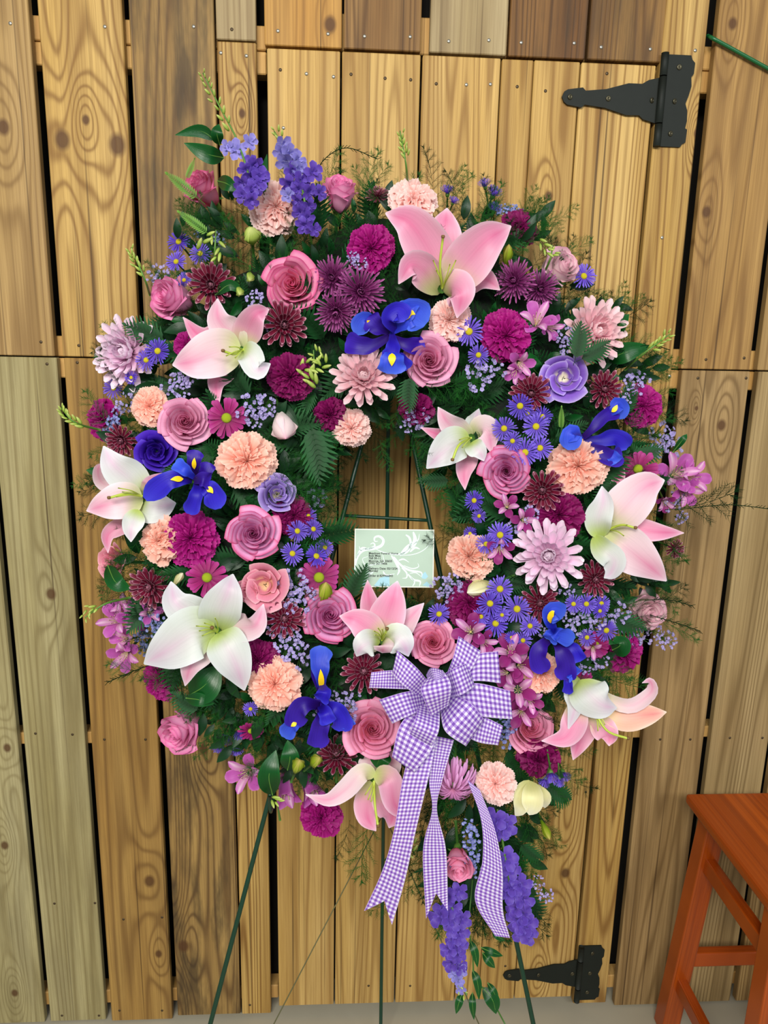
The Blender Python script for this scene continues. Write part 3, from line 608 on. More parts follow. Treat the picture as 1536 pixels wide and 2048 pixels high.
def fern_mb(seed, serr=True, pairs=10, pl=.40, pw=.33):
    rr = random.Random(seed); mb = MB(); bend = rr.uniform(-.25, .25)
    sp = lambda t: np.array([bend*t*t, t, -.22*t*t])
    for i in range(pairs):
        t = .12+.8*i/(pairs-1); L = pl*math.sin(PI*(t*.72+.22))*1.05; 
        for sgn in (-1, 1):
            a = sgn*(1.05-.35*t); d = np.array([math.sin(a), math.cos(a), -.12]); p = sp(t)
            n = 6; tt = np.linspace(0, 1, n); c = p+np.outer(tt*L, d)+np.array([0, 0, 1.])*(.06*np.sin(PI*tt)*L)[:, None]
            blade(mb, c, L*pw, (0, 0, 1), (lambda x: max(.04, (1-x**1.7)*(1 if int(x*5+.01) % 2 == 0 else .66))) if serr else P_LEAF, .15, n, 3)
    c = sp(.95); blade(mb, [c, c+np.array([bend*.15, .12, -.05])], .07, (0, 0, 1), P_LEAF, .1, 5, 3)
    tube(mb, [sp(t) for t in np.linspace(-.15, 1, 6)], .008, 7, 4, False); return mb
def asp_mb(seed):
    rr = random.Random(seed); mb = MB(); bend = rr.uniform(-.3, .3); sp = lambda t: np.array([bend*t*t, t, -.15*t*t])
    def needle(p, d, L, w=.0042):
        s = np.cross(d, (0, 0, 1.)); s /= np.linalg.norm(s)+1e-9; mb.add([p-s*w, p+s*w, p+d*L+s*w*.3, p+d*L-s*w*.3], [(0, 1, 2, 3)], [(0, 0), (1, 0), (1, 1), (0, 1)])
    for i in range(13):
        t = .1+.88*i/12; L = .34*math.sin(PI*(t*.75+.2)); a = (1 if i % 2 else -1)*rr.uniform(.5, 1.1); d = _n(np.array([math.sin(a), math.cos(a), rr.uniform(-.3, .4)])); p = sp(t); needle(p, d, L, .004)
        for k in range(9):
            q = p+d*L*(.15+.85*k/8)
            for sg in (-1, 1):
                b = a+sg*rr.uniform(.4, .9); needle(q, _n(np.array([math.sin(b), math.cos(b), rr.uniform(-.5, .5)])), rr.uniform(.06, .11), .0032)
    for i in range(8): p0, p1 = sp(i/8), sp((i+1)/8); needle(p0, _n(p1-p0), np.linalg.norm(p1-p0)*1.02, .006)
    return mb
leaf_mb = blade(MB(), [(0, 0, 0), (0, .5, .06), (0, 1, -.08)], .42, (0, 0, 1), P_LEAF, .18, 9, 5)
FERN = [arr(fern_mb(i)) for i in range(5)]; ROSM = [arr(fern_mb(9, False, 16, .17, .26))]; ASP = [arr(asp_mb(i)) for i in range(6)]; LEAF = arr(leaf_mb)
def scatter(name, protos, mat, cnt, size, krange, seed, out=(.2, .9), mask=None, offr=(.03, .14), parent=wr):
    rr = random.Random(seed); B = Bulk(); i = 0
    while i < cnt:
        a = rr.uniform(0, 2*PI); k = rr.uniform(*krange)
        ri_, ro_ = rims(a); rr_ = ri_+(ro_-ri_)*k; qx, qy = 766+rr_*math.cos(a), 985+rr_*math.sin(a)
        if 650 < qx < 935 and 1000 < qy < 1225 and k < .3: continue      # the card hangs here
        i += 1; o = surf(766, 985) if 0 else .035+.115*math.sqrt(max(0, 1-(2*k-1)**2)); off = min(o, rr.uniform(*offr)) if rr.random() < .5 else o-rr.uniform(.015, .05)
        p = ring_pt(a, k, off); kk = (2*k-1); da = rr.gauss(0, .9)
        rad = np.array([math.cos(a+da), 0, -math.sin(a+da)])*(1 if kk > -.2 or rr.random() < .5 else -1); fwd = np.array([0, -1, .1])
        y = _n(rad+fwd*rr.uniform(*out)*(1-abs(kk)*.7)); zz = _n(fwd+.5*np.array([rr.uniform(-1, 1), rr.uniform(-1, 1), rr.uniform(-1, 1)])); x = _n(np.cross(y, zz)); z = np.cross(x, y)
        s = size*rr.uniform(.7, 1.25); B.put(*protos[rr.randrange(len(protos))], np.stack([x, y, z], 1)*s, p)
    return B.obj(name, mat, parent)
scatter('fern_fronds', FERN, FERNM, 330, .060, (.08, .88), 1, offr=(.03, .11))
scatter('dark_leaves', [LEAF], LEAFD, 800, .042, (.06, .92), 2, (.1, .6), offr=(.03, .11))
scatter('glossy_leaves', [LEAF], LEAFM, 260, .030, (.1, .95), 3, offr=(.04, .12))
scatter('asparagus_fern', ASP, ASPM, 560, .062, (.10, .97), 4, (.0, .25), offr=(.05, .13))
scatter('dark_asparagus_fern', ASP, ASPD, 620, .070, (.10, .95), 5, (.0, .25))

def tail_scatter(name, protos, mat, cnt, size, seed):
    rr = random.Random(seed); B = Bulk()
    for i in range(cnt):
        u = rr.random()**.8; px = 965+rr.gauss(0, 1)*(62-22*u); py = 1500+u*290; p = at(px, py, rr.uniform(.02, .10)); y = _n(np.array([(px-965)/90+rr.gauss(0, .5), rr.uniform(-.5, .1), -1.])); zz = _n(np.array([rr.uniform(-.6, .6), -1, rr.uniform(-.3, .6)])); x = _n(np.cross(y, zz)); z = np.cross(x, y)
        B.put(*protos[rr.randrange(len(protos))], np.stack([x, y, z], 1)*size*rr.uniform(.7, 1.25), p)
    return B.obj(name, mat, wr)
tail_scatter('tail_asparagus_fern', ASP, ASPM, 90, .075, 11); tail_scatter('tail_dark_fern', ASP, ASPD, 60, .08, 12); tail_scatter('tail_leaves', [LEAF], LEAFD, 60, .040, 13); tail_scatter('tail_fronds', FERN, FERNM, 22, .06, 14)

def patch_scatter(name, protos, mat, size, seed, spots):      # thicker greenery where the rim bulges
    rr = random.Random(seed); B = Bulk()
    for cx, cy, sd, n in spots:
        for i in range(n):
            px, py = cx+rr.gauss(0, sd), cy+rr.gauss(0, sd*.8); p = at(px, py, rr.uniform(.02, .08)); g = _n(np.array([px-766, 0, 985-py])); y = _n(g+np.array([rr.gauss(0, .5), -.3, rr.gauss(0, .5)])); zz = _n(np.array([rr.uniform(-.5, .5), -1, rr.uniform(-.3, .5)])); x = _n(np.cross(y, zz)); z = np.cross(x, y)
            B.put(*protos[rr.randrange(len(protos))], np.stack([x, y, z], 1)*size*rr.uniform(.7, 1.2), p)
    return B.obj(name, mat, wr)
SP = [(500,1450,34,30), (600,1500,30,20), (430,1400,24,14), (420,470,30,18), (560,440,34,18), (1040,460,26,14), (1200,640,24,12), (1265,760,22,12), (1180,1330,24,12), (1280,1160,22,12), (1060,1480,26,16)]
patch_scatter('rim_asparagus_fern', ASP, ASPM, .050, 21, SP); patch_scatter('rim_leaves', [LEAF], LEAFD, .034, 22, SP)
# ================================================================== LILIES: every petal traced in space from throat to tip
def pxpath(pts, off):
    return [W(x, y, off+z) for x, y, z in pts]
def lily(noun, x, y, off, petals, pist, mats, x2=None, filam=()):
    o0 = W(x, y, off); t = thing('lily', None, None, tuple(o0)); want(t, noun, 'lily', x, y)
    for i, pt in enumerate(petals):
        path, wd, mat, cup = pt[:4]; tw = pt[4] if len(pt) > 4 else 0
        P = pxpath(path, off); s = scl(P[0]); nr = C-P[len(P)//2]
        c = catm(P, 16); mb = blade(MB(), c, wd*s*1.12, _n(nr), P_LILY, cup, 20, 9, .13, 1.6, i*1.7, tw)
        centred(mb, 'petal', LILY[mat], t)
    for pth in filam: centred(tube(MB(), pxpath(pth, off), .0009, 8, 6), 'stamen', PISTM, t)
    if pist:
        P = pxpath(pist, off); p = centred(tube(MB(), P, .0019, 10, 8), 'pistil', PISTM, t)
        centred(lathe(MB(), [(0, .003), (.0022, .0026), (.003, .001), (.0024, -.0015), (.001, -.002)], 10), 'stigma', STIGM, p, origin=(0, 0, 0)).location = Vector(P[-1])-t.location-p.location
    e = C-o0; bk = -_n(e)*.07; centred(tube(MB(), [o0+bk*.1, o0+bk], lambda u: .007-.003*u, 5, 8), 'stem', STEMM, t); return t
def fil(x, y, ends, z0=.0, z1=.045): return [[(x, y, z0), ((x+a)/2+2, (y+b)/2-3, z1*.7), (a, b, z1)] for a, b in ends]
O = .165
lily('wide open pink lily with white margins', 884, 578, O, [
 ([(886,580,-.03),(868,520,-.01),(822,448,.015),(771,426,.005)], 84, 'pink', .25), ([(886,575,-.035),(884,510,-.03),(890,455,-.02),(894,416,-.02)], 74, 'pink', .2),
 ([(890,580,-.025),(930,530,.0),(975,480,.02),(1022,452,.01)], 84, 'pink', .35), ([(895,580,-.035),(935,560,-.03),(970,558,-.02),(1000,580,-.02)], 52, 'pink', .2),
 ([(878,588,-.02),(850,545,.015),(822,530,.03),(797,568,.02)], 58, 'pink', .35), ([(885,582,-.01),(905,575,.03),(922,590,.045),(914,636,.03)], 66, 'pink', -.2)],
 [(884,575,0),(880,530,.03),(886,474,.055)], 'pink', None, fil(884, 578, [(866,520),(900,528),(912,520),(872,540)]))
lily('blush white lily turned left', 480, 700, O, [
 ([(486,700,-.02),(462,668,.0),(437,638,.015),(435,597,.02)], 56, 'blush', .3), ([(484,702,-.03),(440,680,-.02),(400,672,-.015),(366,634,.0)], 46, 'pink', .3),
 ([(484,704,-.01),(440,704,.01),(388,722,.02),(345,730,.01)], 84, 'blush', .2), ([(480,706,-.03),(452,738,-.03),(432,768,-.025),(438,808,-.02)], 42, 'pink', .25),
 ([(484,700,-.005),(500,712,.03),(515,740,.035),(541,727,.02)], 46, 'white', .4), ([(484,698,-.02),(496,660,.0),(512,630,.02),(538,618,.01)], 52, 'pink', .35)],
 [(486,700,0),(468,708,.03),(446,702,.045)], 'blush', None, fil(486, 700, [(452,712),(458,694),(470,716)]))
lily('white lily with pink flushed petals', 280, 1000, O-.02, [
 ([(290,1000,-.02),(262,960,.0),(228,930,.015),(207,892,.015)], 66, 'white', .25), ([(282,990,-.03),(240,978,-.02),(204,965,-.015),(196,938,0),(207,926,.005)], 26, 'blush', .3),
 ([(286,1002,-.005),(250,1000,.015),(210,1010,.02),(173,1022,.01)], 66, 'blush', .15), ([(270,1040,-.03),(246,1050,-.025),(216,1070,-.02),(216,1106,-.02)], 32, 'pink', .3),
 ([(278,1020,.005),(268,1040,.02),(262,1060,.025),(262,1084,.02)], 38, 'white', .2), ([(284,1004,-.015),(300,1010,.0),(325,1012,.0),(352,1006,-.01)], 66, 'white', .1),
 ([(288,992,-.02),(304,975,.0),(312,962,.0),(328,946,.0)], 40, 'pink', .3)],
 [(284,992,.01),(250,988,.035),(218,996,.045)], 'white', None, fil(284, 992, [(236,976),(244,984),(232,994)]))
lily('largest white lily', 432, 1262, O+.01, [
 ([(436,1262,-.02),(440,1225,.01),(455,1185,.02),(466,1148,.01)], 74, 'white', .25), ([(430,1262,-.02),(395,1235,.0),(352,1205,.015),(342,1163,.0)], 66, 'white', .3),
 ([(430,1264,-.005),(390,1265,.02),(335,1300,.02),(288,1328,.0)], 96, 'white', .15), ([(428,1270,-.02),(405,1300,.0),(382,1330,.01),(370,1372,.0)], 50, 'blush', .25),
 ([(436,1266,0),(452,1290,.02),(474,1335,.02),(489,1381,.0)], 74, 'white', .2), ([(440,1262,-.02),(478,1256,.0),(512,1250,.02),(527,1208,.01)], 52, 'blush', .4)],
 [(434,1264,0),(428,1258,.03),(424,1256,.05)], 'white', None, fil(436, 1262, [(392,1252),(398,1262),(408,1246),(404,1272),(430,1236)]))
lily('small cream white lily', 942, 876, O-.02, [
 ([(944,874,-.02),(915,860,.0),(893,842,.01),(876,814,.01)], 44, 'blush', .3), ([(948,868,-.02),(946,850,-.01),(952,835,-.005),(958,817,0)], 32, 'white', .3), ([(948,870,-.02),(965,858,.0),(978,870,.005),(984,908,.0)], 52, 'blush', .2),
 ([(938,880,-.025),(905,872,-.015),(880,870,-.01),(841,855,.0)], 34, 'pink', .25), ([(940,880,-.005),(912,886,.015),(880,910,.02),(853,937,.01)], 64, 'white', .15), ([(944,884,-.005),(950,895,.01),(960,905,.015),(968,922,.01)], 36, 'white', .3),
 ([(940,886,-.025),(936,915,-.02),(928,945,-.02),(930,980,-.02)], 38, 'pink', .2)],
 [(942,876,0),(918,890,.035),(905,920,.04)], 'blush', None, fil(942, 876, [(918,880),(924,896)]))
lily('large blush lily', 1215, 1062, O-.01, [
 ([(1222,1010,-.03),(1232,975,-.025),(1240,945,-.02),(1242,913,-.02)], 24, 'pink', .3), ([(1212,1058,-.02),(1245,1020,.005),(1290,975,.015),(1329,960,.01)], 78, 'blush', .25),
 ([(1200,1075,-.01),(1196,1040,.01),(1206,1005,.02),(1204,972,.02)], 48, 'white', .35), ([(1220,1062,-.015),(1265,1058,.0),(1315,1064,.01),(1368,1066,.0)], 42, 'pink', .2),
 ([(1212,1068,-.005),(1245,1090,.015),(1290,1125,.015),(1333,1162,.0)], 80, 'blush', .15), ([(1188,1072,-.01),(1206,1100,.015),(1228,1120,.02),(1222,1145,.015),(1208,1156,.01)], 44, 'white', .35)],
 [(1218,1058,.01),(1245,1050,.03),(1271,1056,.04)], 'blush', None, fil(1218, 1060, [(1255,1050),(1248,1072)]))
lily('star shaped pink backed lily', 764, 1280, O+.01, [
 ([(764,1282,-.01),(738,1258,.01),(712,1240,.015),(679,1232,.005)], 56, 'pink', .25), ([(762,1278,-.035),(748,1240,-.03),(738,1200,-.03),(735,1160,-.03)], 42, 'pink', .2), ([(764,1276,-.02),(772,1240,-.005),(785,1200,.005),(795,1162,.0)], 66, 'pink', .2),
 ([(768,1282,-.03),(795,1262,-.02),(820,1235,-.01),(848,1206,-.01)], 46, 'blush', .25), ([(760,1284,.0),(742,1284,.025),(722,1295,.03),(713,1313,.02)], 50, 'white', -.15), ([(768,1284,.0),(790,1276,.025),(808,1290,.03),(817,1313,.02)], 56, 'white', -.15), ([(764,1288,.0),(766,1290,.02),(766,1298,.02),(764,1306,.01)], 50, 'blush', .1)],
 [(764,1280,0),(770,1268,.035),(774,1258,.05)], 'pink', None, fil(764, 1280, [(748,1262),(756,1256),(764,1258),(772,1266),(750,1270)]))
lily('side-on trumpet lily', 1180, 1415, O-.02, [
 ([(1180,1365,-.02),(1215,1398,-.01),(1262,1412,.0),(1302,1385,.005),(1300,1362,.01),(1284,1366,.015)], 26, 'blush', .35), ([(1190,1400,-.02),(1240,1430,-.01),(1290,1430,.0),(1333,1424,.0)], 54, 'peach', .2),
 ([(1160,1360,.0),(1175,1385,.02),(1205,1410,.03),(1234,1416,.02)], 74, 'white', -.2), ([(1152,1400,-.01),(1150,1440,.005),(1130,1475,.015),(1083,1482,.01)], 46, 'pink', .3),
 ([(1178,1420,-.02),(1170,1450,-.02),(1158,1485,-.02),(1146,1520,-.02)], 46, 'pink', .2), ([(1190,1430,-.02),(1205,1455,-.01),(1218,1472,-.005),(1218,1492,0)], 46, 'pink', .2), ([(1152,1352,-.01),(1148,1385,.0),(1150,1415,.01),(1136,1460,.01)], 36, 'white', .3)],
 [(1190,1425,.02),(1215,1462,.03),(1256,1477,.03)], 'blush', None, fil(1188, 1425, [(1200,1455),(1210,1450),(1196,1462)], .01, .03))
lily('drooping pink lily', 748, 1556, O-.02, [
 ([(750,1552,.0),(725,1545,.02),(690,1580,.02),(655,1600,.02),(611,1589,.015)], 36, 'blush', .3), ([(748,1550,.0),(778,1560,.03),(790,1610,.03),(822,1637,.025)], 44, 'pink', .35),
 ([(746,1560,-.01),(736,1600,-.01),(735,1635,-.01),(752,1662,-.005)], 50, 'pink', .2), ([(754,1560,-.01),(772,1600,.0),(785,1630,.0),(778,1656,.0)], 54, 'pink', .2), ([(750,1555,-.03),(775,1540,-.025),(785,1520,-.02),(770,1495,-.02)], 40, 'blush', .2), ([(745,1552,-.03),(738,1532,-.03),(740,1515,-.03),(734,1500,-.03)], 40, 'blush', .2)],
 [(748,1562,.01),(750,1610,.035),(756,1652,.04)], 'pink', None, fil(748, 1562, [(730,1590),(736,1600),(742,1604)], .01, .03))

# ================================================================== ROSES
RR = [('dark edged pink rose seen from its side',403,378,42,'twotone','s',-.55,.62), ('tall pink rose bud standing upright',680,384,40,'light','s',.1,.90), ('open rose with deep pink edges',583,567,50,'twotone','o',-.15,.15),
 ('plump pink rose facing out sideways',342,597,48,'light','s',-.72,.25), ('mauve pink open rose',369,842,44,'dusty','o',-.05,.1), ('tall dusty pink open rose',858,720,46,'dusty','o',0,.1), ('pale pink rose turned up to the right',1118,537,44,'pale','s',.62,.45),
 ('mauve rose with crimson outer petals',1013,943,44,'laved','o',.0,.0), ('round lavender rose with dark pink rim',505,1067,46,'laved','o',-.05,.05), ('lavender rose with crimson rim',660,1230,48,'laved','o',.1,.1),
 ('warm pink rose just above the ribbon',865,1284,40,'pink','o',0,.05), ('big pink rose with pointed petals',745,1458,50,'pink','o',.1,.05), ('soft pink rose with pointed petals',1060,1455,42,'pink','o',.15,.2),
 ('light pink rose hanging out sideways',362,1460,50,'light','s',-.62,-.45), ('pale pink half open rose',1290,1222,44,'pale','s',.58,-.1), ('pink rose hanging upside down',918,1730,36,'pink','s',.1,-.72)]
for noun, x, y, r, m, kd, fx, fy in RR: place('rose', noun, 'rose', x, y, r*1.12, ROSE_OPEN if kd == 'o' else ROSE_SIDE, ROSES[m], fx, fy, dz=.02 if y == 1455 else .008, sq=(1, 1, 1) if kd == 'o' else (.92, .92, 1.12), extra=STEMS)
for noun, x, y, r, m, P_, fx, fy in [('violet cup lisianthus with cream heart',1128,755,46,'violet',LIS_OPEN,.1,.05), ('deep violet rose-like lisianthus',312,903,40,'deep',LIS_ROSE,-.1,0), ('lavender lisianthus with cream heart',555,987,38,'lavl',LIS_ROSE,.1,.1),
 ('ruffled pink lisianthus',527,1172,46,'pinkl',LIS_OPEN,-.2,-.1), ('pink lisianthus bud',495,1186,24,'pinkl',LIS_ROSE,-.3,-.4), ('lilac pink lisianthus facing sideways',220,1122,36,'pinkl',LIS_ROSE,-.75,.1)]:
    place('lisianthus', noun, 'lisianthus', x, y, r*1.12, P_, LIS[m], fx, fy, dz=.006, extra=STEMS)
# ================================================================== CARNATIONS
CC = [('blush',552,412,54,0,.3),('blush',826,392,52,.05,.72),('peach',297,813,40,None,0),('peach',495,922,60,None,0),('blush',703,858,40,.1,-.2),('blush',898,640,44,-.1,.1),('peach',1157,932,60,None,0),('peach',937,1113,48,-.2,0),('peach',549,1370,56,None,0),
 ('peach',312,1083,50,-.72,0),('blush',990,1569,42,-.1,-.25),('peach',1085,1345,40,.2,.1),
 ('magenta',743,497,48,.1,.1),('wine',1046,450,40,.5,.5),('magenta',1012,672,52,None,0),('wine',582,755,48,None,0),('magenta',198,840,44,-.8,0),('magenta',380,1077,56,None,0),('magenta',1288,812,46,.5,.1),('wine',1118,1030,52,None,0),('magenta',316,1365,42,-.6,-.3),
 ('wine',515,1322,42,None,0),('wine',937,1205,48,None,0),('wine',1078,1526,46,.1,-.72),('magenta',642,1640,44,-.1,-.5),('magenta',1252,1315,42,.5,-.5),('wine',832,822,36,None,0),('wine',590,1030,44,None,0),('magenta',372,690,28,None,0),('wine',662,832,34,None,0)]
CN = {'blush': 'pale blush ruffled carnation', 'peach': 'peach pink ruffled carnation', 'magenta': 'bright magenta ruffled carnation', 'wine': 'dark wine purple carnation'}
for m, x, y, r, fx, fy in CC: place('carnation', CN[m], 'carnation', x, y, r*1.06, CARN_P, CARN[m], fx, fy if fx is not None else None, dz=-.05 if y == 1526 else (.03 if y < 420 else .008) if m in ('blush', 'peach') else .0, extra=(('calyx', CARN_CAL), ('stem', STEM_ME)))
# ================================================================== CHRYSANTHEMUMS, DAISIES, ASTERS
for x, y, r, fx, fy, ey in [(422,570,46,-.1,.1,0),(567,650,46,.1,.1,1),(243,880,32,-.3,-.2,0),(300,1173,42,None,0,0),(567,1237,42,None,0,1),(727,1343,42,None,0,0),(673,1512,42,0,.45,0),(1208,778,38,.2,.1,0),(1062,787,40,0,.1,0),(1085,980,42,None,0,0),(1190,1158,36,None,0,0),(1080,1205,38,None,0,0),(1350,1098,20,.6,-.2,0)]:
    place('chrysanthemum', 'maroon mum with white petal tips'+(' and yellow eye' if ey else ''), 'mum', x, y, r*1.06, MUM_MAROON, MUM['maroon'], fx, fy if fx is not None else None, extra=(('stem', STEM_ME), ('calyx', ACAL)))
place('chrysanthemum', 'small dark maroon side-on mum', 'mum', 755, 392, 27, MUM_SPIDER, MUM['maroon'], .0, .9, extra=(('stem', STEM_ME), ('calyx', ACAL)))
for x, y, r, fx, fy in [(664,556,42,-.1,.2),(720,584,50,.1,0),(672,624,42,-.1,-.3),(1028,562,42,-.2,.2),(1080,578,38,.2,.1)]: place('spider_mum', 'thin petalled purple spider mum', 'mum', x, y, r*1.05, MUM_SPIDER, MUM['spider'], fx, fy, extra=(('stem', STEM_ME), ('calyx', ACAL)))
for noun, x, y, r, m, fx, fy, pr in [('large lavender white mum',255,705,72,'lav',-.55,.1,MUM_PALE),('dusty pink incurved mum',727,755,64,'pinkm',0,.35,MUM_PALE),('pale pink incurved mum with shadow leaf',1190,665,68,'pinkm',.45,.25,MUM_PALE),('lavender pink incurved mum',1097,1112,72,'lav',0,0,MUM_PALE),('mauve dome shaped mum hanging down',905,1578,60,'dome',0,-.78,MUM_DOME)]:
    place('large_mum', noun.replace(' with shadow leaf', ''), 'mum', x, y, r*1.03, pr, MUM[m], fx, fy, dz=.035 if x == 255 else .006, extra=(('stem', STEM_ME), ('calyx', ACAL)))
DM = DISC_ME
def daisy(noun, cat, nm, x, y, r, P_, pm, dm, fx, fy, dz=0, group=None):
    t = place(nm, noun, cat, x, y, r*1.08, P_, pm, fx, fy, dz=dz, group=group, lift=.3); d = link('disc', DM, t)
    if not DM.materials: DM.materials.append(DISC)
    if dm is not DISC: d.material_slots[0].link = 'OBJECT'; d.material_slots[0].material = dm
    link('calyx', ACAL, t); link('stem', STEM_ME, t); return t
for x, y, r, fx, fy in [(453,836,38,0,0),(414,1155,38,.1,.2),(638,1155,40,0,0),(1276,938,36,-.1,.1),(1162,1366,26,.6,-.4),(502,1462,24,.1,-.7),(1192,1290,26,.2,-.3)]: daisy('magenta daisy with yellow-green centre', 'daisy', 'daisy', x, y, r, DAISY, MUM['daisy'], DISCG, fx, fy)
AST = [(357,483,23),(400,507,22),(352,523,21),(368,560,16),(315,702,25),(292,720,21),(227,776,22),(240,742,18),(262,755,14),(938,663,28),(957,710,21),(1168,552,25),(1040,812,25),(1008,857,24),(1072,853,26),(1055,827,16),(1085,833,19),(1025,882,19),(1050,905,27),(1080,896,24),
 (948,1001,20),(958,1032,15),(1000,1070,26),(972,1088,20),(940,1067,14),(595,1062,22),(627,1058,20),(585,1107,23),(633,1112,23),(650,1095,18),(617,1032,18),(1000,1178,26),(980,1207,25),(1034,1218,27),(962,1233,18),(1004,1230,15),(991,1247,25),(878,1228,22),(1060,1252,20),(1046,1281,18),(1023,1275,13),
 (1147,1208,18),(1173,1208,20),(1203,1207,18),(1200,1222,15),(1213,1261,22),(1174,1275,18),(501,1418,15),(925,633,14)]
for i, (x, y, r) in enumerate(AST): daisy('small violet aster with yellow eye', 'aster', 'aster', x, y, r, ASTER, MUM['aster' if i % 4 else 'dasters'], DISC, None, 0, dz=.012+.004*(i % 3), group='violet asters with yellow eyes')
for x, y, r, fx, fy in [(970,372,16,-.2,.85),(986,390,20,.3,.8),(895,386,17,0,.92),(906,405,13,.3,.8),(988,420,16,.2,.8),(455,1472,20,-.4,-.7),(480,1462,18,.2,-.7),(440,1488,20,-.4,-.8),(474,1492,18,-.1,-.8),(402,1438,13,-.5,-.3),(470,1498,14,0,-.85),(1102,1548,20,.2,-.8),(1126,1546,18,.4,-.8),(1090,1560,15,-.2,-.8),(1118,1560,14,.1,-.8)]:
    place('aster', 'fringed violet side-on aster', 'aster', x, y, r*1.1, ASTER_SIDE, MUM['aster'], fx, fy, extra=(('calyx', ACAL), ('stem', STEM_ME)))
# ================================================================== IRISES
P_IRIS = lambda t: max(.12, (.30+.70*math.sin(PI/2*min(1, t*1.15))**1.4)*(1 if t < .78 else math.sqrt(max(.06, 1-((t-.78)/.23)**2)))*(1+.07*math.sin(17*t)))
def iris(noun, x, y, off, lobes):
    o0 = W(x, y, off); t = thing('iris', None, None, tuple(o0)); want(t, noun, 'iris', x, y)
    for i, (path, wd, m, sig) in enumerate(lobes):
        P = catm(pxpath(path, off), 14); s = scl(P[0]); pt = centred(blade(MB(), P, wd*s*.95, _n(C-P[7]), P_IRIS, .35 if not sig else .15, 18, 9, .20, 2.3, i), 'petal', {'d': IRISP, 'm': IRISM, 'l': IRISL}[m], t)
        if sig:
            a, b = sig; Q = P[int(a*13):int(b*13)+1]; Q = catm(Q, 7)+_n(C-P[7])*.0035; centred(blade(MB(), Q, wd*s*.26, _n(C-P[7]), P_LEAF, .0, 7, 3), 'yellow_signal', IYEL, pt)
    e = -_n(C-o0)*.06; centred(tube(MB(), [o0, o0+e], .005, 4, 8), 'stem', STEMM, t)
iris('large royal blue iris', 778, 662, .165, [([(778,662,0),(800,645,.02),(822,625,.03),(852,648,.02)],66,'l',(.45,.8)), ([(800,655,.01),(812,628,.03),(818,602,.03)],44,'l',(.3,.75)),
 ([(790,660,.01),(775,640,.03),(795,622,.035),(812,640,.03)],44,'m',None), ([(778,664,0),(745,650,.01),(728,640,.02),(712,668,.01)],40,'l',(.35,.6)), ([(780,664,0),(755,652,.015),(735,636,.02)],44,'d',None),
 ([(778,674,0),(745,690,.01),(715,690,.01),(692,682,.0)],44,'d',None), ([(780,674,0),(810,688,.01),(835,692,.0),(850,690,0)],42,'d',None), ([(784,668,.005),(786,695,.02),(775,725,.025)],36,'m',None), ([(784,695,.01),(784,715,.03),(783,748,.02)],58,'l',(.35,.8)), ([(784,702,.01),(800,718,.02),(816,738,.01)],32,'m',None)])
iris('long blue iris lying sideways', 1190, 868, .165, [([(1160,880,0),(1185,858,.02),(1210,832,.02),(1240,822,.01)],30,'d',None), ([(1210,832,.01),(1228,820,.02),(1238,808,.02),(1244,838,.01)],36,'l',(.25,.6)), ([(1165,885,.0),(1150,872,.02),(1142,868,.03),(1142,900,.02)],44,'l',(.05,.2)),
 ([(1165,880,.0),(1200,880,.01),(1232,875,.01),(1256,895,.0)],40,'m',None), ([(1165,890,0),(1195,900,.01),(1220,915,.01),(1245,912,.0)],40,'d',None), ([(1210,900,0),(1225,912,.01),(1235,925,.01)],30,'l',None)])
iris('blue iris with yellow marks', 388, 960, .185, [([(385,960,0),(365,958,.02),(335,962,.03),(290,998,.02)],44,'m',(.35,.62)), ([(392,970,0),(410,975,.02),(425,985,.02),(436,1018,.01)],46,'m',(.4,.75)), ([(390,950,0),(388,925,.02),(392,900,.02)],34,'d',(.3,.75)), ([(395,960,0),(392,990,.02),(378,1028,.01)],34,'m',None),
 ([(388,955,.01),(370,940,.03),(350,925,.02)],30,'l',None), ([(392,958,.01),(410,945,.02),(418,925,.02)],32,'d',None), ([(388,962,.01),(405,958,.03),(420,962,.02)],36,'d',None)])
iris('upright blue iris petal', 643, 1385, .16, [([(643,1380,0),(642,1350,.02),(640,1320,.02),(646,1292,.01)],46,'l',(.05,.5)), ([(640,1388,0),(632,1350,.01),(634,1312,.01)],24,'d',None), ([(644,1370,.01),(648,1385,.03),(640,1400,.02)],36,'m',None), ([(640,1385,0),(636,1400,.01),(634,1410,.0)],20,'d',None)])
iris('deep blue drooping iris', 642, 1430, .165, [([(640,1412,0),(615,1408,.03),(595,1422,.03),(592,1455,.02)],46,'d',None), ([(640,1412,0),(645,1435,.03),(638,1465,.03),(636,1495,.02)],44,'d',None), ([(642,1412,0),(665,1415,.03),(682,1435,.03),(684,1462,.02)],44,'m',None),
 ([(605,1430,0),(592,1445,.02),(580,1455,.02),(568,1475,.01)],36,'l',(.35,.65)), ([(675,1430,0),(692,1440,.02),(698,1455,.02)],30,'l',(.5,.85)), ([(640,1412,.01),(650,1425,.04),(658,1448,.04)],34,'m',None)])
iris('tall blue iris with yellow crest', 1112, 1285, .165, [([(1108,1262,0),(1100,1240,.02),(1108,1222,.03),(1125,1235,.02)],46,'l',(.25,.75)), ([(1108,1262,0),(1112,1265,.03),(1120,1270,.03),(1148,1280,.02)],36,'l',None), ([(1108,1262,0),(1104,1270,.03),(1098,1280,.02)],34,'l',None),
 ([(1105,1275,0),(1085,1290,.02),(1075,1315,.02),(1088,1345,.01)],40,'d',None), ([(1110,1280,0),(1122,1300,.02),(1132,1330,.02),(1128,1360,.01)],44,'d',None), ([(1120,1290,0),(1145,1300,.01),(1155,1325,.01)],40,'m',None), ([(1130,1340,0),(1145,1345,.02),(1152,1352,.02)],36,'l',None), ([(1128,1340,.0),(1136,1365,.01),(1135,1388,.0)],22,'m',None)])
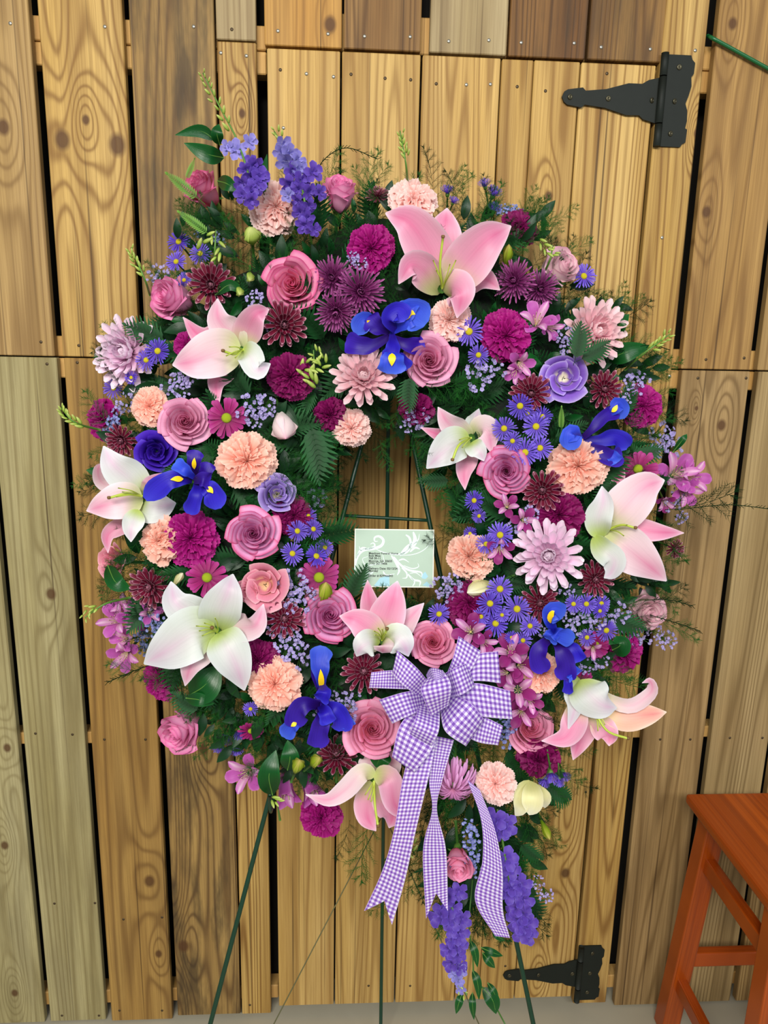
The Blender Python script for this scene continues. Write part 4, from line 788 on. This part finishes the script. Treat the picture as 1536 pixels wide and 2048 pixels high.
# ================================================================== ALSTROEMERIA
def als(x, y, r, fx, fy, dark=0, trumpet=0, noun=None):
    A, B = (ALS_T, ALS_U) if trumpet else (ALS_A, ALS_B); t = place('alstroemeria', noun or ('plum purple alstroemeria' if dark else 'orchid pink alstroemeria'), 'alstroemeria', x, y, r*1.12, [('petal', m) for m in A], ALSD if dark else ALSM, fx, fy, extra=(('stem', STEM_ME),), dz=.008)
    for m in B:
        o = link('petal', m, t)
        if not m.materials: m.materials.append(ALSW)
    if not STAM.materials: pass
    link('stamens', STAM, t)
for a in [(1074,640,36,.1,.5),(1100,655,26,.7,-.2),(1040,728,28,.2,-.2),(1030,745,22,-.2,-.5),(232,1240,34,-.4,.1),(268,1235,32,0,.2),(248,1215,26,-.2,.5),(248,1278,26,-.5,0),(250,1310,32,-.3,-.3),(300,1225,24,.2,.1),(492,1545,38,-.4,-.2),(1352,945,40,.3,.3),(1385,955,34,.6,.2),(1372,982,30,.5,-.3)]: als(*a)
for a in [(1014,1012,24,0,.2,1),(1048,1040,26,.2,0,1),(1000,1098,28,.1,-.4,1),(940,1262,34,-.1,.1,1),(968,1285,26,.3,-.2,1),(1020,1302,34,0,.2,1),(1040,1330,32,.2,0,1),(1012,1345,28,-.2,0,1),(1036,1380,34,0,0,1),(1060,1400,26,.3,-.2,1),(1042,1425,30,0,-.2,1),(1288,945,14,.4,0,1),(1330,1005,20,.3,-.5,1),(1186,1298,20,.1,-.3,1)]: als(*a)
als(572,1578,42,.1,-.85,0,1,'slim hanging alstroemeria trumpet'); als(620,1572,44,.35,-.8,0,1,'slim hanging alstroemeria trumpet')
# ================================================================== SPIKES: delphinium, snapdragon and larkspur tips
def spike(name, noun, cat, path, items, off=.16, th=.0016):
    P = [W(x, y, off+z) for x, y, z in path]; o0 = P[0]; t = thing(name, None, None, tuple(o0)); want(t, noun, cat, path[-1][0], path[-1][1])
    centred(tube(MB(), P, lambda u: th*(1.3-.7*u), 14, 7), 'stem', CALM, t)
    for kd, x, y, r, fx, fy in items:
        q = W(x, y, off+.004); s = scl(q)*r; d = sdir(q, fx, fy)[0]; M = frame_at(q-o0, d, random.uniform(0, 6), s*1.1 if kd != 'bud' else (s*.8, s*.8, s)); 
        link('bud' if kd == 'bud' else 'floret', BUD_ME if kd == 'bud' else random.choice(FLOR[kd]), t, M=M)
    return t
def run(kd, pts, r0, r1, n, spread=12, f=.5, seed=1):
    rr = random.Random(seed); c = catm([(x, y, 0) for x, y in pts], n); out = []
    for i, p in enumerate(c):
        sd = (1 if i % 2 else -1)*rr.uniform(.3, 1); r = r0+(r1-r0)*i/max(1, n-1); dx, dy = (c[min(i+1, n-1)]-c[max(i-1, 0)])[:2]; L = math.hypot(dx, dy)+1e-6
        fx, fy = -dy/L*sd*f+dx/L*.3, -dx/L*sd*f-dy/L*.3
        if kd == 'bud': fx, fy = -dy/L*sd*.55+dx/L*.7, -dx/L*sd*.55-dy/L*.7; q = math.hypot(fx, fy); fx, fy = fx/q*.93, fy/q*.93
        out.append((kd, p[0]-dy/L*sd*spread, p[1]+dx/L*sd*spread, r*rr.uniform(.85, 1.15), fx, fy))
    return out
spike('larkspur_spike', 'tall lime budded larkspur spike', 'larkspur', [(512,420,-.08),(500,360,0),(474,280,0),(440,215,0),(406,146,0)], run('bud', [(455,252),(432,205),(412,168),(404,142)], 10, 5, 16, 10)+[('lilac',474,300,20,0,.2),('lilac',500,284,16,.3,.3),('lilac',455,296,15,-.5,.2)]+run('deep', [(498,330),(492,360),(505,392),(512,330)], 18, 18, 9, 12, seed=2)+[('deep',520,352,19,.3,0),('deep',484,390,16,-.2,0),('deep',512,372,18,0,0)])
spike('delphinium_spike', 'leaning violet delphinium spike with pale tip', 'delphinium', [(625,500,-.08),(612,420,0),(600,360,0),(575,305,0),(548,262,0)], run('bud', [(560,275),(548,255)], 9, 6, 5, 10)+run('lilac', [(562,292),(582,318),(596,340)], 20, 18, 7, 12, seed=4)+run('deep', [(578,352),(598,372),(608,400),(610,430),(618,462)], 18, 15, 11, 14, seed=5)+[('deep',626,345,20,.4,.2),('deep',640,385,15,.5,.1),('lilac',575,390,14,-.3,0)])
spike('delphinium_spike', 'long violet delphinium spike hanging lowest', 'delphinium', [(915,1740,-.06),(905,1800,0),(906,1880,0),(915,1950,0),(934,1990,0)], run('deep', [(912,1780),(895,1830),(912,1868),(905,1900),(915,1935)], 20, 17, 13, 12, seed=7)+[('deep',878,1832,22,-.3,-.2),('deep',925,1838,18,.3,-.2)]+run('lilac', [(918,1940),(912,1958),(925,1975)], 13, 10, 4, 6)+run('bud', [(918,1975),(932,1992)], 7, 5, 4, 8))
spike('delphinium_spike', 'stout violet delphinium spike hanging', 'delphinium', [(995,1620,-.06),(1008,1700,0),(1022,1780,0),(1050,1880,0)], [('deep',990,1640,24,-.2,0),('deep',1014,1650,22,.3,0),('deep',1000,1662,20,0,-.2),('deep',1012,1718,24,.1,0),('deep',1022,1738,20,.3,-.2)]+run('deep', [(1012,1782),(1035,1775),(1040,1830),(1052,1870)], 21, 20, 13, 13, seed=9)+[('bud',1056,1886,6,.3,-.8)])
spike('snapdragon_tip', 'lime snapdragon head with clustered buds', 'snapdragon', [(626,770,-.02),(628,730,0),(627,700,.0)], run('bud', [(628,765),(612,735),(645,725),(626,700)], 13, 8, 24, 14, seed=3))
for noun, path, pts, n, r in [('lime larkspur bud tip', [(300,590,-.06),(290,560,0),(262,495,0)], [(285,545),(268,520),(258,495)], 12, 9), ('lime larkspur bud tip', [(816,380,-.06),(812,330,0),(800,262,0)], [(812,310),(806,290),(800,262)], 12, 8),
 ('lime larkspur bud tip', [(1250,740,-.06),(1290,705,0),(1340,668,0)], [(1305,695),(1325,682),(1342,664)], 11, 9), ('lime larkspur bud tip', [(200,860,-.05),(150,845,0),(122,815,0)], [(160,850),(130,832),(122,812)], 14, 9),
 ('lime larkspur bud tip', [(260,1195,-.05),(210,1208,0),(170,1235,0)], [(190,1215),(175,1222),(168,1240)], 9, 8), ('lime larkspur bud tip', [(1080,560,-.06),(1100,520,0),(1105,490,0)], [(1082,485),(1100,505),(1112,500)], 10, 9),
 ('lime larkspur bud tip', [(800,1760,-.03),(815,1710,0),(822,1680,0)], [(805,1695),(822,1702),(828,1680)], 8, 10), ('lime bud cluster', [(430,560,-.05),(430,500,0),(432,460,0)], [(402,490),(425,470),(440,500),(430,520)], 8, 12), ('lime bud cluster', [(560,1640,-.05),(555,1610,0)], [(548,1600),(558,1608)], 5, 9)]:
    spike('bud_spike', noun, 'bud spike', path, run('bud', pts, r, r*.75, n, 9, seed=n))
# single buds
def bud(noun, x0, y0, x1, y1, wpx, mat, off=.16, cat='bud'):
    a, b = W(x0, y0, off-.03), W(x1, y1, off+.005); t = thing('flower_bud', None, None, tuple(a)); want(t, noun, cat, x1, y1); s = scl(b); c = (a+b)/2
    for k in range(3):
        ang = k*2*PI/3; d = _n(b-a); u = _n(np.cross(d, (0, .3, 1.))); v = np.cross(d, u); n_ = u*math.cos(ang)+v*math.sin(ang); r = wpx*s*.5
        centred(blade(MB(), [a+n_*r*.3, c+n_*r, a*.2+b*.8+n_*r*.7, b], wpx*s*1.3, -n_, P_LEAF, .5, 10, 6), 'petal', mat, t)
    centred(tube(MB(), [a, a-(b-a)*.8], .0022, 4, 6), 'stem', STEMM, t)
LBUD = petal_mat('green lily bud', (110,150,20), (160,184,40), (196,190,90), (206,150,120), 5, .4, vein=.08)
bud('plump green lily bud', 646, 1212, 652, 1164, 24, LBUD); bud('cream lily bud lying sideways', 988, 1166, 934, 1186, 28, CREAM); bud('pale green narrow bud', 1010, 535, 1018, 488, 17, LBUD); bud('curled cream bud tip', 346, 1172, 366, 1146, 12, CREAM, .18)
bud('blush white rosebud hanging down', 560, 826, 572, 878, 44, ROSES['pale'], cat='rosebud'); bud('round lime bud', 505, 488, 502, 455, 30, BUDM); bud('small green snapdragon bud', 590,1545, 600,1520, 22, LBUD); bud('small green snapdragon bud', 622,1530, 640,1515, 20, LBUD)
bud('yellow green freesia bud', 1082, 1640, 1100, 1680, 13, LBUD, .12); bud('pale lime bud', 500,545,500,562, 14, BUDM); bud('pale lime bud',478,575,480,590,14,BUDM)
T = thing('cream_freesia', 'cream white freesia bloom below the right pale carnation', 'freesia', tuple(W(1060, 1575, .14)))
for k, (pth, wd) in enumerate([([(1058,1560,0),(1045,1585,.02),(1042,1615,.02),(1030,1632,.01)],30), ([(1062,1562,0),(1065,1590,.03),(1064,1612,.03),(1058,1630,.02)],38), ([(1066,1566,0),(1082,1590,.01),(1088,1600,.01),(1090,1616,0)],30), ([(1058,1560,-.01),(1068,1590,-.01),(1072,1610,0),(1076,1622,0)],34)]):
    P_ = pxpath(pth, .14); centred(blade(MB(), catm(P_, 10), wd*scl(P_[0])*1.1, _n(C-P_[1]), P_LEAF, .4, 10, 6), 'petal', CREAM, T)
# ================================================================== STATICE
for i, (x, y, r, b) in enumerate([(405,462,16,1),(438,478,16,1),(498,816,26,0),(530,812,22,0),(512,838,18,0),(1146,690,24,0),(1128,668,18,0),(956,752,28,0),(985,742,24,0),(1325,870,26,0),(1340,890,26,0),(1318,892,20,0),(585,1160,28,0),(582,1188,26,0),(600,1200,26,0),(615,1192,18,0),(572,1295,24,0),(600,1312,24,0),(580,1272,20,0),
 (300,1238,22,1),(280,1262,24,1),(318,1252,22,1),(285,1290,20,1),(1232,1228,24,0),(1245,1240,22,0),(1258,1272,24,0),(1280,1278,22,0),(1175,1330,18,0),(1200,1318,18,0),(700,1400,22,0),(692,1425,22,0),(640,1412,20,0),(660,1402,18,0),(948,1690,26,1),(935,1655,22,1),(950,1730,22,1),(905,1725,22,1),(378,752,22,0),(345,770,22,0),(362,775,20,0),
 (228,835,20,1),(218,855,20,1),(250,805,20,0),(1265,772,22,0),(1280,760,20,0),(1240,790,22,0),(1242,810,18,0),(900,1182,24,0),(880,1172,20,0),(905,1165,18,0),(1332,1282,20,0),(1312,1265,16,0),(315,550,22,0),(1345,1010,16,0),(1360,990,18,0),(1362,1035,14,0),(1090,1262,14,0),(1165,1250,22,0),(1140,1240,18,0),(1190,1240,20,0),(510,600,18,0),(512,620,18,0),
 (545,650,14,0),(835,835,22,0),(820,850,18,0),(632,1000,22,0),(1060,1030,18,0),(1020,1060,18,0),(1090,1790,16,0),(1075,1765,14,0),(1015,1470,24,1),(1012,1450,20,1),(720,525,14,0),(705,515,12,0),(1030,425,16,1),(1015,415,14,1),(1000,420,14,1),(1135,1185,16,0),(560,1225,20,0),(555,1258,20,0)]):
    place('statice', 'sprig of blue lilac statice' if b else 'sprig of lavender statice', 'statice', x, y, r*1.15, STAT[3] if b else STAT[i % 3], None, None, 0, dz=.010, group='statice sprigs', lift=.2)
# ================================================================== SINGLED-OUT LEAVES AND SPRAYS
def big_leaf(noun, pts, wd, off=.13, mat=None, name='leaf'):
    P_ = [W(x, y, off+z) for x, y, z in pts]; t = thing(name, None, None, tuple(P_[0])); want(t, noun, 'leaf', pts[-1][0], pts[-1][1]); c = catm(P_, 14)
    centred(blade(MB(), c, wd*scl(P_[0])*1.1, _n(C-c[7]), P_LEAF, .2, 14, 7), 'blade', mat or LEAFM, t); centred(tube(MB(), list(c[:-2]-_n(C-c[7])*.0006), lambda u: .0011*(1-.6*u), 12, 5), 'midrib', CALM, t)
for a in [('dark glossy pointed leaf', [(430,280,-.01),(400,262,.0),(350,270,.01)], 22), ('dark glossy pointed leaf', [(448,316,-.01),(415,308,.01),(368,286,.01)], 30), ('dark glossy pointed leaf', [(435,362,-.03),(455,368,0),(474,382,.0)], 26), ('narrow upright dark leaf', [(533,400,-.02),(528,350,0),(534,308,0)], 14), ('narrow upright dark leaf', [(440,290,-.02),(434,268,0),(438,248,0)], 22),
 ('glossy leaf poking out', [(225,950,-.02),(200,945,0),(172,940,.0)], 22), ('glossy leaf poking out', [(1215,720,-.02),(1250,705,.01),(1300,692,.01)], 36), ('glossy leaf poking out', [(1225,680,-.02),(1240,650,.01),(1258,628,.01)], 24), ('broad mid green leaf', [(380,1390,-.0),(410,1370,.02),(440,1330,.01)], 60), ('pale broad leaf', [(372,1396,-.0),(400,1400,.02),(428,1408,.01)], 24), ('glossy leaf poking out', [(215,1130,-.02),(232,1165,.01),(262,1178,.0)], 30),
 ('round green leaf', [(1078,750,0),(1066,735,.02),(1060,705,.01)], 34), ('round green leaf', [(1225,1300,0),(1240,1290,.02),(1232,1272,.01)], 40), ('dark leaf under the rose', [(770,1500,0),(760,1515,.02),(752,1535,.01)], 40), ('pointed leaf in the bottom spray', [(985,1860,0),(995,1872,.01),(1010,1882,.0)], 12), ('pointed leaf in the bottom spray', [(962,1895,0),(985,1905,.01),(1006,1912,.0)], 13), ('pointed leaf in the bottom spray', [(965,1905,0),(978,1922,.01),(990,1936,.0)], 15),
 ('pointed leaf in the bottom spray', [(940,1880,0),(950,1905,.01),(955,1935,.0)], 14), ('pointed leaf in the bottom spray', [(945,1940,0),(955,1965,.01),(958,2000,.0)], 15), ('pointed leaf in the bottom spray', [(965,1975,0),(985,2000,.01),(992,2028,.0)], 26), ('pointed leaf in the bottom spray', [(925,1985,0),(918,2005,.01),(912,2028,.0)], 14), ('pointed leaf in the bottom spray', [(945,1985,0),(945,2010,.01),(948,2040,.0)], 13), ('pointed leaf in the bottom spray', [(975,1965,0),(988,1985,.01),(995,2005,0)], 13),
 ('slim leaf in the top right edge', [(1345,905,-.02),(1365,880,0),(1374,868,0)], 12), ('broad mid green leaf', [(545,1590,-.02),(538,1550,.01),(552,1500,0)], 40), ('broad mid green leaf', [(575,1540,-.01),(580,1515,.01),(575,1480,0)], 34), ('glossy leaf poking out', [(430,590,0),(460,570,.01),(490,590,.0)], 20)]: big_leaf(*a)
t = thing('leafy_vine', 'thin green vine stem hanging lowest with pointed leaves', 'vine', tuple(W(945, 1760, .1))); centred(tube(MB(), [W(945,1760,.1), W(938,1850,.13), W(945,1900,.13), W(950,1960,.13), W(975,1985,.13), W(1010,2048,.12)], .0012, 22, 6), 'stem', STEMM, t)
def frond(noun, x0, y0, x1, y1, off=.15, seed=0, mat=None, kind='fern', roll=0., name=None):
    a, b = W(x0, y0, off), W(x1, y1, off+.01); y = _n(b-a); L = np.linalg.norm(b-a); v = _n(C-a)+roll*_n(np.cross(y, C-a)); x = _n(np.cross(y, v)); z = np.cross(x, y); Q = np.stack([x, y, z], 1)*L
    t = thing(name or ('fern_frond' if kind == 'fern' else 'asparagus_sprig'), None, None, tuple(a)); want(t, noun, 'fern', x1, y1); src = ROSM[0] if mat is LIMEM else (FERN if kind == 'fern' else ASP)[seed % 5]; mb = MB(); mb.add(src[0] @ Q.T+a, [tuple(f) if f[2] != f[3] else tuple(f[:3]) for f in src[1].tolist()], src[2])
    o = centred(mb, 'fronds' if kind != 'fern' else 'leaflets', mat or (FERNM if kind == 'fern' else ASPM), t); o['kind'] = 'stuff'
for a in [('glossy leather fern frond',620,850,655,955,.17,0),('glossy leather fern frond',822,752,808,815,.17,1),('dark leather fern frond',700,1200,716,1130,.11,2),('dark leather fern frond',1160,720,1225,690,.19,3),('dark leather fern frond',1150,720,1172,645,.20,4),('glossy leather fern frond',900,960,845,970,.10,0),('glossy leather fern frond',730,600,700,520,.12,1),
 ('bright leather fern frond',400,1420,340,1400,.10,2),('glossy leather fern frond',520,800,600,960,.10,3),('leather fern frond',1235,960,1190,1000,.13,1),('leather fern frond',1290,940,1250,900,.10,2),('leather fern frond',470,960,520,1040,.12,4),('pale lime serrated leaf',1122,860,1124,815,.17,1,LIMEM),('silvery rosemary sprig',400,400,330,342,.12,2,LIMEM),('silvery rosemary sprig',420,470,355,420,.12,3,LIMEM),('silvery rosemary sprig',372,360,390,318,.12,3,LIMEM)]: frond(*a)
k = 0
for x0, y0, x1, y1 in [(700,420,740,350),(1080,500,1085,420),(1230,700,1330,680),(1330,1020,1480,1010),(1300,1020,1345,1130),(1310,1240,1400,1260),(1300,1210,1380,1185),(300,1340,215,1350),(210,960,145,960),(250,680,180,690),(430,1400,350,1420),(560,960,640,1010),(640,900,690,960),(760,880,770,940),(820,860,850,920),(700,1640,690,1720),(740,1640,700,1760),
 (1050,1640,1080,1720),(1030,1600,1110,1640),(1010,1700,1060,1760),(820,1660,800,1770),(860,1720,830,1800),(880,1600,960,1700),(1180,1340,1290,1400),(1130,1380,1220,1380),(640,1060,700,1020),(540,560,600,500),(620,640,560,560),(640,1460,610,1560),(830,770,960,790),(520,800,460,780),(560,1400,500,1440),(470,1380,400,1440),(640,1340,660,1440),(960,1580,1000,1680),
 (380,580,310,560),(480,420,400,440),(350,980,470,900),(930,440,1000,420),(1150,560,1190,600),(1000,700,940,800)]:
    frond('wispy asparagus fern sprig', x0, y0, x1, y1, .15 if ringt(x1, y1)[0] < .95 else .08, k, ASPM if k % 3 else ASPD, 'asp', (k % 5-2)*.2); k += 1
# long bare bending tendrils
for noun, pts in [('fine arching tendril', [(640,380,-.05),(640,330,.0),(690,296,.01),(755,318,.0)]), ('fine arching tendril', [(1350,1020,-.02),(1420,1012,0),(1470,1010,.0),(1540,1018,0)]), ('fine arching tendril', [(1340,700,-.02),(1300,690,0),(1240,702,.0),(1180,715,0)]), ('fine arching tendril', [(300,1330,-.02),(260,1345,0),(215,1365,.0)]), ('fine arching tendril', [(1290,1200,0),(1340,1200,0),(1385,1212,0)]), ('fine arching tendril', [(1300,1230,0),(1350,1245,0),(1400,1262,0)])]:
    P_ = [W(x, y, .14+z) for x, y, z in pts]; t = thing('tendril', None, None, tuple(P_[0])); want(t, noun, 'tendril', pts[-1][0], pts[-1][1]); mb = MB(); tube(mb, P_, .0007, 20, 5); c = catm(P_, 30)
    for i in range(4, 30):
        d = _n(_n(c[i]-c[i-1])+np.array([0, random.uniform(-.4, .4), random.choice((-1, 1))*.7])); tube(mb, [c[i], c[i]+d*.007], .0005, 2, 3, False)
    centred(mb, 'stem', ASPD, t)

# ================================================================== GINGHAM BOW
# the ribbon cloth
gm, nt, b = newmat('violet gingham ribbon'); uv = nd(nt, 'ShaderNodeUVMap'); sp = nd(nt, 'ShaderNodeSeparateXYZ'); nt.links.new(uv.outputs[0], sp.inputs[0])
def strp(o): return mth(nt, 'MULTIPLY_ADD', mth(nt, 'SINE', mth(nt, 'MULTIPLY', o, 2*PI*6)), 3., .5, clamp=True)
su, sv = strp(sp.outputs[0]), strp(sp.outputs[1]); f = mth(nt, 'MULTIPLY', mth(nt, 'ADD', su, sv), .5)
rp = nd(nt, 'ShaderNodeValToRGB'); e = rp.color_ramp.elements; e[0].color = lin((238,234,250)); e[1].color = lin((126,78,184)); k = e.new(.5); k.color = lin((180,150,220)); nt.links.new(f, rp.inputs[0])
au = mth(nt, 'GREATER_THAN', mth(nt, 'ABSOLUTE', mth(nt, 'MULTIPLY_ADD', sp.outputs[0], 2, -1)), .965); nt.links.new(mixc(nt, au, rp.outputs[0], lin((200,178,226))), b.inputs['Base Color']); b.inputs['Roughness'].default_value = .6; b.inputs['Specular IOR Level'].default_value = .3
tr = nd(nt, 'ShaderNodeBsdfTranslucent'); nt.links.new(rp.outputs[0], tr.inputs[0]); mx = nd(nt, 'ShaderNodeMixShader'); mx.inputs[0].default_value = .25; nt.links.new(b.outputs[0], mx.inputs[1]); nt.links.new(tr.outputs[0], mx.inputs[2]); nt.links.new(mx.outputs[0], nt.nodes['Material Output'].inputs[0])
BO = .205; BOW = thing('gingham_bow', 'violet and white gingham ribbon bow with three long tails', 'bow', tuple(W(868, 1385, BO)))
def strip(name, A, B, n=26, m=9, notch=0, mid=None, bulge=.0):
    A = [W(x, y, BO+z) for x, y, z in A]; B = [W(x, y, BO+z) for x, y, z in B]; ca, cb = catm(A, 60), catm(B, 60); cm = (ca+cb)/2
    L = np.concatenate([[0], np.cumsum(np.linalg.norm(np.diff(cm, axis=0), axis=1))]); wd = np.median(np.linalg.norm(ca-cb, axis=1)); P = np.zeros((n, m, 3)); U = np.zeros((n, m, 2)); vw = _n(C-cm[20])
    for j in range(m):
        s = -1+2*j/(m-1); te = 1-notch*(1-abs(s))
        for i in range(n):
            t = te*i/(n-1)*59; k = min(58, int(t)); fr = t-k; pa = ca[k]*(1-fr)+ca[k+1]*fr; pb = cb[k]*(1-fr)+cb[k+1]*fr
            P[i, j] = pa*(1-s)/2+pb*(1+s)/2+vw*bulge*(1-s*s)*math.sin(PI*min(1, i/(n-1)*1.0)); U[i, j] = ((s+1)/2, (L[k]*(1-fr)+L[k+1]*fr)/wd)
    mb = MB().grid(P, U); o = centred(mb, name, gm, BOW); return o
def loop(A, B, h=.028, bulge=.004):
    """edges run knot, middle, far end; the ribbon then folds back underneath"""
    def e(E): (x0, y0), (x1, y1), (x2, y2) = E; ex, ey = x2-x1, y2-y1; return [(x0, y0, .0), (x1, y1, h), (x2, y2, h*.75), (x2+ex*.07, y2+ey*.07, h*.3), (x2-ex*.02, y2-ey*.02, -.008), (x1, y1, -.018), (x0, y0, -.012)]
    strip('loop', e(A), e(B), 40, 9, bulge=bulge)
loop([(868,1378),(836,1338),(798,1304)], [(846,1400),(808,1372),(786,1350)]); loop([(846,1378),(805,1385),(762,1398)], [(850,1420),(822,1430),(788,1446)])
loop([(888,1360),(905,1318),(916,1276)], [(900,1372),(938,1345),(960,1306)], .03); loop([(880,1352),(905,1338),(930,1327)], [(896,1396),(922,1390),(948,1374)], .045); loop([(900,1345),(950,1310),(992,1303)], [(905,1375),(950,1362),(997,1366)], .02)
loop([(890,1378),(950,1366),(1014,1380)], [(900,1410),(960,1432),(1019,1438)], .022); loop([(900,1385),(940,1405),(966,1436)], [(880,1420),(890,1462),(928,1490)], .045, .006); loop([(835,1412),(800,1450),(785,1508)], [(880,1420),(868,1490),(832,1540)], .026); loop([(838,1405),(830,1440),(820,1466)], [(880,1412),(878,1460),(864,1490)], .042)
loop([(846,1352),(800,1340),(748,1344)], [(846,1380),(800,1378),(744,1376)], .0); loop([(905,1420),(960,1430),(1002,1450)], [(900,1450),(950,1482),(992,1490)], .008)
strip('centre_loop', [(858,1352,.045),(842,1375,.062),(848,1400,.062),(862,1432,.045)], [(885,1340,.045),(900,1362,.062),(902,1385,.062),(896,1412,.045)], 20, 9, bulge=.008)
strip('knot', [(852,1350,.02),(862,1336,.05),(885,1342,.055),(892,1362,.04)], [(862,1376,.03),(868,1362,.06),(880,1364,.06),(884,1376,.04)], 16, 7, bulge=.006)
strip('tail', [(828,1470,.0),(805,1560,.004),(788,1660,.0),(765,1740,-.004),(728,1822,-.006)], [(874,1480,.0),(856,1560,.01),(832,1660,.004),(810,1760,-.004),(784,1850,-.006)], 50, 9, .10)
strip('tail', [(862,1470,-.004),(858,1560,-.004),(864,1620,.0),(846,1700,-.006),(852,1838,-.01)], [(908,1480,-.006),(885,1560,-.004),(874,1620,-.006),(892,1700,-.008),(896,1822,-.01)], 50, 9, .08)
strip('tail', [(935,1560,-.006),(962,1640,-.004),(965,1720,-.004),(950,1800,-.008),(990,1872,-.01)], [(960,1580,-.008),(990,1660,-.004),(1005,1740,-.006),(1006,1820,-.01),(1020,1876,-.012)], 50, 9, .0)
# lay lavender wrapping tape near the mauve mum
# ================================================================== CARD
co_ = [W(708, 1058, .09), W(867, 1060, .09), W(866, 1176, .09), W(712, 1172, .09)]; cx = sum(co_)/4; ux = _n(co_[1]-co_[0]); uz = _n(co_[0]-co_[3]); uz = _n(uz-ux*(uz@ux)); un = np.cross(ux, uz)
if un @ (C-cx) < 0: un = -un
cw, ch = np.linalg.norm(co_[1]-co_[0]), np.linalg.norm(co_[1]-co_[2]); CM = Matrix((tuple(ux), tuple(uz), tuple(un))).transposed().to_4x4(); CM.translation = Vector(cx)
CT = thing('delivery_card', 'pale green printed delivery card with white scrollwork in the wreath hole', 'card', M=CM)
cardm = plain('pale card', (172,196,178), .55, noise=.03); inkm = plain('black ink', (24,30,30), .6); scm = plain('white scroll print', (222,240,236), .55); blm = plain('pale blue print', (160,208,222), .55); edg = plain('white card edge', (236,240,226), .6)
o = link('paper', box(MB(), (-cw/2, -ch/2, -.0006), (cw/2, ch/2, 0)).mesh('paper', edg, False), CT); o = link('printed_face', MB().grid(np.array([[(x, y, .00012) for x in (-cw/2+.0016, cw/2-.0016)] for y in (-ch/2+.0016, ch/2-.0016)]), uvgrid(2, 2)).mesh('printed_face', cardm, False), CT)
def cp(u, v): return np.array([(u-.5)*cw, (.5-v)*ch, 0.])
def scroll(pts, w0, w1, z=.0003, m=None, name='scroll_print'):
    P_ = catm([cp((u-107)/1283., (v-150)/950.) for u, v in pts], 26); t = np.linspace(0, 1, 26); T_ = np.gradient(P_, axis=0); T_ /= np.linalg.norm(T_, axis=1)[:, None]; N_ = np.stack([-T_[:, 1], T_[:, 0], 0*t], 1); k = cw/1283.
    wd = (w0+(w1-w0)*t)*np.sin(PI*np.clip(t*.94+.03, 0, 1))**.5*k*.5; G = np.stack([P_-N_*wd[:, None], P_+N_*wd[:, None]], 1); G[..., 2] = z; return MB().grid(G, uvgrid(26, 2))
SC = MB()
for pts, a, b_ in [([(115,820),(150,620),(250,500),(420,470),(540,420),(570,330),(500,270),(430,290),(430,350),(480,350)],60,26), ([(130,640),(220,470),(330,480),(430,430),(410,380),(360,400)],40,18), ([(260,470),(205,500),(180,430)],30,10), ([(450,480),(600,540),(800,560),(950,520),(1010,400),(990,290),(930,240)],20,50), ([(850,580),(1050,560),(1200,500),(1310,400),(1350,300)],16,8), ([(840,580),(960,450),(1060,390),(1080,300),(1050,190)],90,60), ([(1000,520),(1080,450),(1160,470)],40,26), ([(1050,400),(1130,320),(1150,220)],24,10),
 ([(560,560),(580,700),(480,720),(300,740),(240,640),(330,600)],16,12), ([(700,580),(780,700),(830,820),(800,900)],50,30), ([(740,600),(860,740),(1000,820),(1180,850),(1200,920)],46,20), ([(820,660),(900,640),(990,690)],34,12), ([(900,740),(1040,790),(1140,760),(1130,700)],20,12), ([(870,780),(950,860),(950,940),(880,950)],34,14), ([(960,870),(1060,970),(1170,1000),(1160,1080)],40,24), ([(200,860),(360,880),(420,840)],50,20), ([(570,840),(620,900),(760,880)],30,16), ([(1000,870),(1100,860),(1200,930)],18,10), ([(1050,1080),(1080,1010),(1010,920)],26,10)]:
    g = scroll(pts, a, b_); SC.add(g.v[0], g.f, g.uv[0])
link('scroll_print', SC.mesh('scroll_print', scm, False), CT)
B2 = MB()
for poly in ([(180,1070),(190,900),(240,920),(290,1010),(270,1080)], [(420,1085),(520,950),(670,900),(680,1080)], [(1190,900),(1250,840),(1300,920),(1260,960),(1200,950)], [(1210,1060),(1280,1000),(1340,1060),(1300,1090)]):
    c_ = [cp((u-107)/1283., (v-150)/950.)+np.array([0, 0, .0002]) for u, v in poly]; B2.add(c_, [tuple(range(len(c_)))[::-1]])
link('blue_print', B2.mesh('blue_print', blm, False), CT)
for i, (tx, v, sc_) in enumerate([('Meadows Funeral Home', 548, 1), ('Bobi Mize', 588, 1), ('768 SR-11', 630, 1), ('Monroe, GA 30655', 674, 1), ('(770) 267-9406', 716, 1), ('Delivery Date: 02/12/24 -', 796, 1), ('Monday', 834, 1), ('Order # 829966843', 914, 1)]):
    cu = bpy.data.curves.new('text', 'FONT'); cu.body = tx; cu.size = 48*cw/1283.; cu.align_y = 'CENTER'; cu.offset = .9*cw/1283.; cu.extrude = .00004; o = bpy.data.objects.new('tmp', cu); COL.objects.link(o); dg = bpy.context.evaluated_depsgraph_get(); me = bpy.data.meshes.new_from_object(o.evaluated_get(dg)); bpy.data.objects.remove(o); me.materials.clear(); me.materials.append(inkm); o = link('printed_text', me, CT); p = cp((336-107)/1283., (v-150)/950.); o.location = (p[0], p[1], .0005)
centred(tube(MB(), [W(785,1150,.087), W(785,1230,.07), W(787,1290,.04)], .0013, 8, 6), 'holder_stick', plain('clear green pick', (60,120,80), .3), None)
hs = [x for x in COL.objects if x.name == 'holder_stick'][0]; tag(hs, 'thin green card pick rising behind the white card', 'card pick'); hs.name = 'card_pick'
finish_labels()
